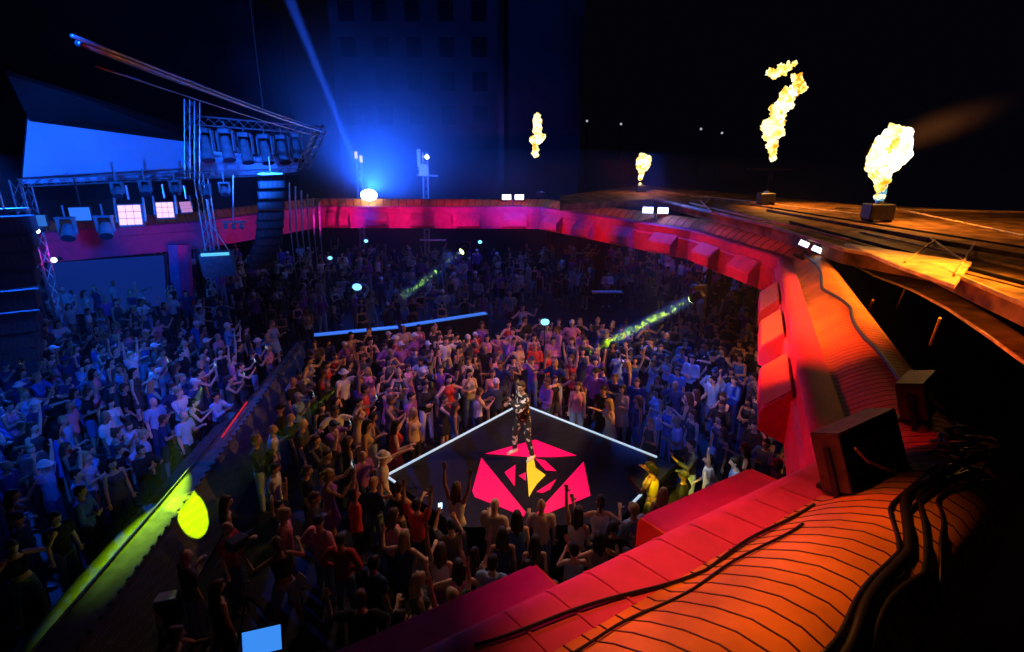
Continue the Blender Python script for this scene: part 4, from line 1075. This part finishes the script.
# names that single each one out
ZN = {'west': 'beyond the catwalk', 'front': 'before the stage', 'left': 'beside the catwalk', 'back': 'behind the stage', 'right': 'beside the ring', 'far': 'under far ring'}
TN = {'tee': 'T-shirt', 'shirt': 'shirt', 'tank': 'tank top', 'crop': 'crop top', 'dress': 'dress', 'jacket': 'jacket', 'long': 'shirt'}
HN = {'short': '{}-haired person', 'long': 'long {}-haired person', 'tail': '{} ponytailed person', 'bun': '{} hair-bunned person', 'cap': 'person, {} cap', 'hat': 'person, {} sun hat', 'bald': 'bald person'}
PN = {'relaxed': '', 'holding up a phone': ', holding a phone', 'arm bent holding a drink': ', forearm raised'}
groups = {}
for q in PEOPLE:
    if 'fixed' in q: continue
    pr = q['pr']; q['zn'] = zone(q['x'], q['y'])
    q['base'] = f"{HN[pr['hair']].format(q['capc'] if pr['hair'] in ('cap', 'hat') else q['hc'])}, {q['tc']} {TN[pr['top']]}{PN.get(pr['pose'], ', ' + pr['pose'])}, {ZN[q['zn']]}"
    q['px'] = pix((q['x'], q['y'], 1.2))[0]; groups.setdefault(q['base'], []).append(q)
ORD = ['leftmost', 'second from left', 'third from left', 'fourth from left', 'fifth from left', 'sixth from left', 'seventh from left', 'eighth from left', 'ninth from left']
for base, qs in groups.items():
    qs.sort(key=lambda q: q['px'])
    for i, q in enumerate(qs):
        q['o']['label'] = base + ('' if len(qs) == 1 else ', rightmost' if i == len(qs) - 1 else ', ' + (ORD[i] if i < 9 else f'{i + 1}th from left'))
for q in PEOPLE:
    q['o']['group'] = 'dancing crowd'

# the farthest people, uncounted, as one mass
import numpy as np
low = []
def lowmesh(me, ratio):
    o = bpy.data.objects.new('tmp', me); C.objects.link(o); d = o.modifiers.new('d', 'DECIMATE'); d.ratio = ratio
    dg = bpy.context.evaluated_depsgraph_get(); dg.update(); r = bpy.data.meshes.new_from_object(o.evaluated_get(dg)); bpy.data.objects.remove(o); return r
for pr in PROTO:
    low.append([(k, lowmesh(me, r)) for k, me, r in (('skin', pr['skin'], .11), ('top', pr['topm'], .3), ('bot', pr['botm'], .3), ('hair', pr['hairm'], .3)) if me])
vs, fs, cols = [], [], []
for sp, x, y, yaw, sc, tc, bc, hc, sk in mass:
    R = Matrix.Rotation(yaw, 3, 'Z') * sc
    for k, me in low[sp]:
        col = {'skin': sk, 'top': COL[tc], 'bot': COL[bc], 'hair': COL['white'] if PROTO[sp]['hair'] in ('cap', 'hat') else HAIR[hc]}[k]
        n0 = len(vs)
        for v in me.vertices: p = R @ v.co; vs.append((p.x + x, p.y + y, p.z))
        for p in me.polygons: fs.append([n0 + i for i in p.vertices]); cols.append(col)
if vs:
    me = bpy.data.meshes.new('distant_crowd'); me.from_pydata(vs, [], fs)
    at = me.color_attributes.new('tint', 'FLOAT_COLOR', 'CORNER')
    buf = np.ones((len(me.loops), 4), dtype=np.float32); i = 0
    for f, c in zip(fs, cols): buf[i:i + len(f), :3] = c; i += len(f)
    at.data.foreach_set('color', buf.ravel()); me.materials.append(M['crowd'])
    o = bpy.data.objects.new('crowd', me); C.objects.link(o)
    tag(o, 'mass of distant people in the dark under the far ring', 'crowd', kind='stuff')

# phones held up
k = 0
phone_me = None
for q in PEOPLE:
    if q['pr']['pose'] != 'holding up a phone': continue
    o = q['o']; g = q['pr']['grip']; R = Matrix.Rotation(o.rotation_euler.z, 3, 'Z') * o.scale.x
    c = o.location + R @ (V(g) + V((-.03, -.03, .05)))
    if phone_me is None:
        mb = MB(); mb.box((0, 0, 0), (.078, .011, .155), None, .004); ph = mb.build('phone', M['black']); phone_me = ph.data
        mb = MB(); mb.box((0, .0065, 0), (.07, .003, .145)); sc_o = mb.build('phone_screen', M['phone_led'], ph); scr = sc_o.data
    else:
        ph = bpy.data.objects.new('phone', phone_me); C.objects.link(ph)
        sc_o = bpy.data.objects.new('phone_screen', scr); C.objects.link(sc_o); sc_o.parent = ph
    ph.location = c; ph.rotation_euler = (-.2, 0, o.rotation_euler.z)
    tag(ph, 'phone held by ' + o['label'].replace(', holding a phone', '').replace(' holding up a phone', '').replace('person with cap', 'capped person'), 'phone', 'phones held up')

# ------------------------------------------------------------------ the performer
pb = Body(False, .06, -.5, ((.35, -.55, -.55), (-.75, -.45, .65), (-.45, .1, -.75), (-.3, -.5, -.3)), ((.2, -.1, -1), (.16, .16, -1), (-.22, -.16, -1), (-.1, .1, -1)), .06, .85)
pos = P(523, 455, SZ)
po = bpy.data.objects.new('performer', pb.build_skin(.006, 26000)); C.objects.link(po)
po.location = (pos.x, pos.y, SZ); po.rotation_euler = (0, 0, -.75); po.scale = (1.05,) * 3; po.color = (.6, .38, .27, 1)
tag(po, 'person performing on the stage in black outfit with white pattern, holding a microphone', 'person')
def pattern_mat(name, base, ink, scale, thr):
    m, nt, b = newmat(name); tc = nt.nodes.new('ShaderNodeTexCoord'); nz = nt.nodes.new('ShaderNodeTexNoise')
    nz.inputs['Scale'].default_value = scale; nz.inputs['Detail'].default_value = 1
    r = nt.nodes.new('ShaderNodeValToRGB'); r.color_ramp.interpolation = 'CONSTANT'
    r.color_ramp.elements[0].color = (*base, 1); r.color_ramp.elements[1].position = thr; r.color_ramp.elements[1].color = (*ink, 1)
    nt.links.new(tc.outputs['Object'], nz.inputs['Vector']); nt.links.new(nz.outputs['Fac'], r.inputs['Fac']); nt.links.new(r.outputs['Color'], b.inputs['Base Color'])
    b.inputs['Roughness'].default_value = .7; return m
pm = pattern_mat('black shirt with white print', (.015, .015, .02), (.75, .72, .7), 13, .57)
pt = pattern_mat('black trousers with white print', (.02, .02, .03), (.6, .58, .6), 9, .6)
def pp(name, me, m, par=po):
    me.materials.clear(); me.materials.append(m); o = bpy.data.objects.new(name, me); C.objects.link(o); o.parent = par; return o
pp('jacket', pb.build_top('jacket', 6000, .008), pm); pp('trousers', pb.build_bottom('trousers', 4000, .009), pt)
h_ = pp('hair', pb.build_hair('short', 2500), mat('brown hair', (.07, .04, .025), .5, 0, .3, 40.)); 
for i in (0, 1):
    mb = MB(); a = pb.ank[i]; g = 1 if i == 0 else -1
    limb(mb, [a + V((0, .04, -.055)), a + V((g * .02, -.09, -.07)), a + V((g * .03, -.17, -.08))], [.052, .05, .042]); capsule(mb, a + V((0, 0, -.01)), a + V((0, .01, -.06)), .05, .05)
    pp('shoe', fuse(mb, .008, 900), mat('white trainer', (.75, .75, .78), .5))
mw = Matrix.Translation(po.location) @ Matrix.Rotation(-.75, 4, 'Z') @ Matrix.Scale(1.05, 4)
hd = mw @ (pb.wr[0] + pb.hdir[0] * .09); mouth = mw @ (pb.head + pb.Rh @ V((0, -.14, -.06)))
t = empty('microphone', hd, 'black microphone in the hand of the performer on stage', 'microphone')
d = (mouth - hd).normalized()
mb = MB(); mb.tube([hd - d * .1, hd + d * .09], .013, 10, .018); mb.build('handle', M['black'], t)
mb = MB(); mb.ball(hd + d * .115, .029, 2); mb.build('grille', M['truss'], t)

# ------------------------------------------------------------------ control position at the lower left
t = empty('control_desk', (-3.5, 5.8, 0), 'dark control desk at the bottom with a glowing blue monitor', 'desk')
mb = MB(); mb.box((-3.3, 5.75, .86), (1.5, .7, .07), rotz(.2)); mb.build('desk_top', M['black'], t)
for sx in (-.65, .65):
    mb = MB(); mb.box(V((-3.3, 5.75, .41)) + rotz(.2) @ V((sx, 0, 0)), (.06, .6, .82), rotz(.2)); mb.build('leg', M['metal'], t)
mb = MB(); mb.box(V((-3.3, 5.75, .92)) + rotz(.2) @ V((.4, 0, 0)), (.5, .5, .06), rotz(.2)); mb.build('mixer', M['metal'], t)
c = P(262, 641, 1.2); R = rotz(.3) @ Matrix.Rotation(-.55, 3, 'X')
t = empty('monitor', c, 'glowing blue monitor at the bottom edge on the control desk', 'monitor')
mb = MB(); mb.box(c + R @ V((0, .02, 0)), (.54, .03, .36), R, .008); mb.box(c + V((0, .1, -.16)), (.05, .05, .24)); mb.box(c + V((0, .1, -.29)), (.24, .18, .02)); mb.build('casing', M['black'], t)
mb = MB(); mb.box(c + R @ V((0, .002, 0)), (.5, .012, .32), R); mb.build('screen', M['screen_blue'], t)
c = P(243, 612, .0); top = P(238, 548, 1.7); base = V((top.x, top.y, 0))
t = empty('camera_tripod', base, 'thin tripod with a small camera box between catwalk end and front crowd', 'tripod')
mb = MB(); mb.tube([base + V((0, 0, .45)), top], .022, 8); mb.build('pole', M['truss'], t)
for a in (.3, 2.4, 4.5):
    mb = MB(); mb.tube([base + V((0, 0, .75)), base + V((.42 * math.cos(a), .42 * math.sin(a), 0.01))], .016, 6); mb.build('leg', M['metal'], t)
mb = MB(); mb.box(top + V((0, 0, .1)), (.22, .3, .17), rotz(-.5), .02); mb.tube([top + V((.05, .14, .1)), top + V((.12, .28, .1))], .05, 10); mb.build('camera_body', M['metal'], t)
mb = MB(); mb.tube([top + V((-.1, -.1, .05)), top + V((-.3, -.2, -.2))], .014, 6); mb.build('pan_handle', M['truss'], t)
c = P(160, 597, .62); t = empty('flight_case', (c.x, c.y, 0), 'black flight case with a blue grey lid at the near end of the catwalk', 'case')
mb = MB(); mb.box((c.x, c.y, .29), (.5, .36, .57), rotz(.3), .02); mb.build('body', M['black'], t)
mb = MB(); mb.box((c.x, c.y, .6), (.48, .22, .05), rotz(.3), .01); mb.build('lid', mat('blue grey lid', (.3, .36, .6), .5), t)
c = P(299, 583, 1.75); t = empty('reflector_fan', (c.x, c.y, 0), 'pale diamond shaped paddle on a stick at the lower left of the front crowd', 'paddle')
mb = MB(); mb.poly([c + V((-.1, 0, -.05)), c + V((0, .02, -.2)), c + V((.1, .03, .06)), c + V((.02, 0, .2))], .015); mb.build('paddle_face', mat('pale paddle', (.6, .65, .5), .6), t)
mb = MB(); mb.tube([c + V((0, .02, -.18)), V((c.x, c.y, .0))], .012, 6); mb.build('stick', M['metal'], t)
# ------------------------------------------------------------------ light
BLUE, MAG, RED, WARM = (.02, .1, 1.), (1., .05, .45), (1., .02, .02), (1., .45, .12)
# flames light the roofs
lamp('POINT', 'flame_light', c4 + V((.2, -.6, 2.4)), (1, .36, .04), 420, size=.5)
lamp('SPOT', 'flame_light', c4 + V((.3, -.3, 2.6)), (1, .4, .06), 2600, c4 + V((1.6, -1.6, -.5)), .5, 118, .6)
lamp('SPOT', 'flame_light', c3 + V((.3, -.3, 2.6)), (1, .4, .06), 1500, c3 + V((1.2, -1.6, -.5)), .5, 118, .6)
lamp('POINT', 'flame_light', c2 + V((0, -.6, 1.2)), (1, .42, .08), 100, size=.3)
# unseen warm spots added to brighten the ring roof
lamp('SPOT', 'roof_fill', (-.5, 6.5, 10.5), (1, .34, .045), 1650, P(800, 600, 4.55), .2, 40, 1.)
lamp('SPOT', 'roof_fill', (12.5, 11.5, 9.), (1, .38, .04), 7500, (8.0, 12.5, 4.5), .3, 60, .8)
# level red and magenta beams along the ring fascia
for i in range(7):
    a, b = ridge[i], ridge[i + 1]; L = (b - a).length; d = (b - a) / L; inw = V((-d.y, d.x))
    dist = 7.; n = max(1, round(L / 3.6))
    for k in range(n):
        p = a + d * L * (k + .5) / n; q = p + inw * dist
        pxl = pix((p.x, p.y, 3.6))[0]
        far_left = p.x < .8 and i >= 3
        col = (1., .01, .55) if far_left else (1., .03, .02)
        e = {0: 150, 1: 620, 2: 1100, 3: 1100, 4: 1500, 5: 300, 6: 160}[i]
        if i == 0 and k == 0: continue
        lamp('SPOT', 'fascia_wash', (q.x, q.y, 3.95), col, e, (p.x, p.y, 3.75), .1, 32, 1.)
# magenta along the flange of the near and right sections, from above the dance floor
lamp('SPOT', 'flange_wash', (-2.5, 7.5, 7.6), (1, .01, .35), 480, (1.4, 4.4, 4.25), .1, 40, .9)
lamp('SPOT', 'flange_wash', (1.5, 12.0, 8.), (1, .0, .03), 1800, (5.6, 10.6, 4.2), .1, 40, .9)
lamp('SPOT', 'flange_wash', (-.5, 8.0, 7.), (1, .03, .03), 420, (3.2, 5.4, 4.2), .1, 40, .9)
# crowd washes
lamp('SPOT', 'blue_wash', (-18, 19, 9), (.006, .11, 1.), 20000, (-10.5, 13, 0), .2, 40, .8)
lamp('SPOT', 'blue_wash', (5.2, 22.5, 8.5), (.006, .11, 1.), 11000, (4.2, 14.5, 0), .2, 30, .8)
lamp('SPOT', 'blue_wash', (-8, 32, 9), (.01, .07, 1.), 5000, (-3.5, 22, 0), .2, 54, .8)
lamp('SPOT', 'magenta_wash', (-3, 6, 9), (1., .03, .4), 500, (-8., 13.5, 1), .2, 24, .8)
lamp('SPOT', 'pink_wash', (.5, 8, 12), (1., .3, .55), 1300, (-1.4, 15.8, 1), .2, 42, .9)
lamp('SPOT', 'warm_wash', (-4.0, 14.5, 9), (1., .5, .4), 650, (-2.2, 9., 1), .2, 55, .9)
lamp('SPOT', 'warm_wash', (1.2, 13, 9), (1., .6, .4), 750, (.3, 8., 1), .2, 40, .9)
lamp('SPOT', 'white_wash', (.5, 7, 8.5), (.8, .9, 1.), 1500, P(716, 472, 1.4), .1, 10, .7)  # unseen spot added to brighten the white T-shirt by the ring
lamp('SPOT', 'key_light', (-1.8, 6.6, 8.2), (1., .85, .75), 1900, (pos.x, pos.y, 2.2), .1, 15, .5)
lamp('SPOT', 'yellow_wash', (1.6, 6.6, 7), (1, .75, .02), 4000, (3.25, 9.9, 1.2), .1, 12, .4)
lamp('SPOT', 'blue_wash', (-3.5, 4, 10), (.006, .11, 1.), 6500, (-10.5, 14.5, 1), .15, 34, .9)
lamp('SPOT', 'blue_wash', (.5, 4.5, 10.), (.006, .11, 1.), 3600, (5.0, 13.6, 1), .15, 20, .9)
lamp('SPOT', 'blue_wash', (-6, 8, 10.5), (.01, .09, 1.), 3000, (-.5, 17., 0), .15, 38, .9)
lamp('SPOT', 'warm_wash', (1.2, 11, 7.), (1., .4, .06), 1300, (6.2, 12.8, 3.5), .1, 56, .8)  # unseen spot added to warm the right light boxes
lamp('SPOT', 'roof_fill', (-1., 12., 6.6), (1, .16, .02), 3000, (5.9, 9.8, 4.35), .15, 24, .8)  # unseen spot added for the dark roof near the floodlights
lamp('SPOT', 'roof_fill', (-1., 13., 10.5), (1, .3, .03), 3000, (7.2, 11.4, 4.6), .15, 34, .8)  # unseen orange spot added for the inner slope of the right roof
# yellow-green spots on the catwalk
YG = (.7, 1., .0)
lamp('SPOT', 'green_spot', (-3.4, 10.0, 3.3), (.62, 1., 0.), 6500, P(181, 523, .75), .02, 14, .15)
lamp('SPOT', 'green_spot', (-7.45, 12.4, 2.3), (.5, 1., 0.), 8500, P(160, 500, 1.2), .02, 19, 1.)
# haze and its beams
def haze(name, mb, dens, label, tint=(.8, .85, 1.), fade=None, aniso=.2):
    m = bpy.data.materials.new(name); m.use_nodes = True; nt = m.node_tree; nt.nodes.clear()
    out = nt.nodes.new('ShaderNodeOutputMaterial'); vs_ = nt.nodes.new('ShaderNodeVolumeScatter'); vs_.inputs['Density'].default_value = dens; vs_.inputs['Color'].default_value = (*tint, 1); vs_.inputs['Anisotropy'].default_value = aniso
    nt.links.new(vs_.outputs[0], out.inputs['Volume'])
    if fade:
        tc = nt.nodes.new('ShaderNodeTexCoord'); g = nt.nodes.new('ShaderNodeTexGradient'); mp = nt.nodes.new('ShaderNodeMath'); mp.operation = 'MULTIPLY'; mp.inputs[1].default_value = dens
        if fade == 'ball':
            g.gradient_type = 'QUADRATIC_SPHERE'
            nt.links.new(tc.outputs['Object'], g.inputs['Vector']); nt.links.new(g.outputs['Fac'], mp.inputs[0])
        nt.links.new(mp.outputs[0], vs_.inputs['Density'])
    o = mb.build(name, m); tag(o, label, 'haze', kind='stuff'); return o
def cloud(c, r, dens, label, rot=None, tint=(.8, .85, 1.)):
    mb = MB(); mb.ball((0, 0, 0), 1, 3)
    o = haze('haze', mb, dens, label, tint, fade='ball'); o.location = c; o.scale = r
    if rot: o.rotation_euler = rot
    return o
mb = MB(); mb.box((-8.5, 26, 3.8), (31, 40, 7.4)); haze('haze', mb, .0016, 'thin stage haze filling the air over the dance floor')
def plume(a, b, r0, r1, dens, label):
    mb = MB(); mb.tube([a, b], r0, 16, r1); return haze('smoke', mb, dens, label)
cloud(BL + V((-1, 4, 2.5)), (13, 7, 10), .1, 'blue glowing haze around the brilliant spotlight on the far ring')
cloud(Q(510, 190, 36) + V((0, 2, 0)), (4, 3, 3.2), .12, 'blue haze over the twin lamp beside the leftmost flame')
cloud(Q(645, 203, 29.5), (2.6, 1.5, 1.3), .12, 'blue haze over the twin lamp below the small round flame')
lamp('SPOT', 'sky_beam', BL + bd_ * .6, (.02, .1, 1.), 500000, BL + bd_ * 10, .16, 2.0, .2)
plume(BL + bd_ * 2.5, BL + bd_ * 32, .2, .85, .05, 'straight smoky beam rising from the brilliant spotlight into the sky')
lamp('SPOT', 'sky_spot_glow', BL + V((0, .6, .3)), (.015, .11, 1.), 16000, BL + V((1., 5, 5)), .3, 150, .5)
def beam(g, aim, e, col, lab, r1, dens):
    d = (aim - g).normalized(); lamp('SPOT', 'green_beam', g + d * .3, col, e, aim, .1, 2.4, .3)
    plume(g + d * .32, g.lerp(aim, .8), .16, r1, dens, lab)
beam(G1, P(560, 368, 0), 130000, (.6, 1, .0), 'yellow-green smoky beam slanting down from the spotlight on the right', .3, .25)
beam(G2, P(385, 310, 1.4), 60000, (.35, 1, .1), 'fainter green smoky beam under the far pink ring', .3, .2)
lamp('SPOT', 'beacon_spill', BL + V((0, -2.5, .2)), (.01, .05, 1.), 350, Q(369, 224, BL.y), .1, 50, 1.)
for px, Y in ((513, 33.), (655, 27.)):
    lamp('POINT', 'twin_glow', Q(px, 193, Y) + V((0, -.3, .3)), (.02, .11, 1.), 380, size=.2)
lamp('SPOT', 'backdrop_wash', Q(130, 225, 15), (.004, .12, 1.), 5000, Q(115, 150, 22), .2, 90, .8)
lamp('SPOT', 'rig_wash', Q(190, 265, 13), (.01, .12, 1.), 26000, Q(252, 148, 27), .2, 19, .8)
# smoke drifting from the biggest flame, its orange glow put into the tint
o = cloud(c4 + V((2.0, .4, 3.4)), (3.2, .8, .8), .6, 'glow-tinted orange smoke drifting away from the biggest flame', (0, -.35, 0), (1., .5, .15))
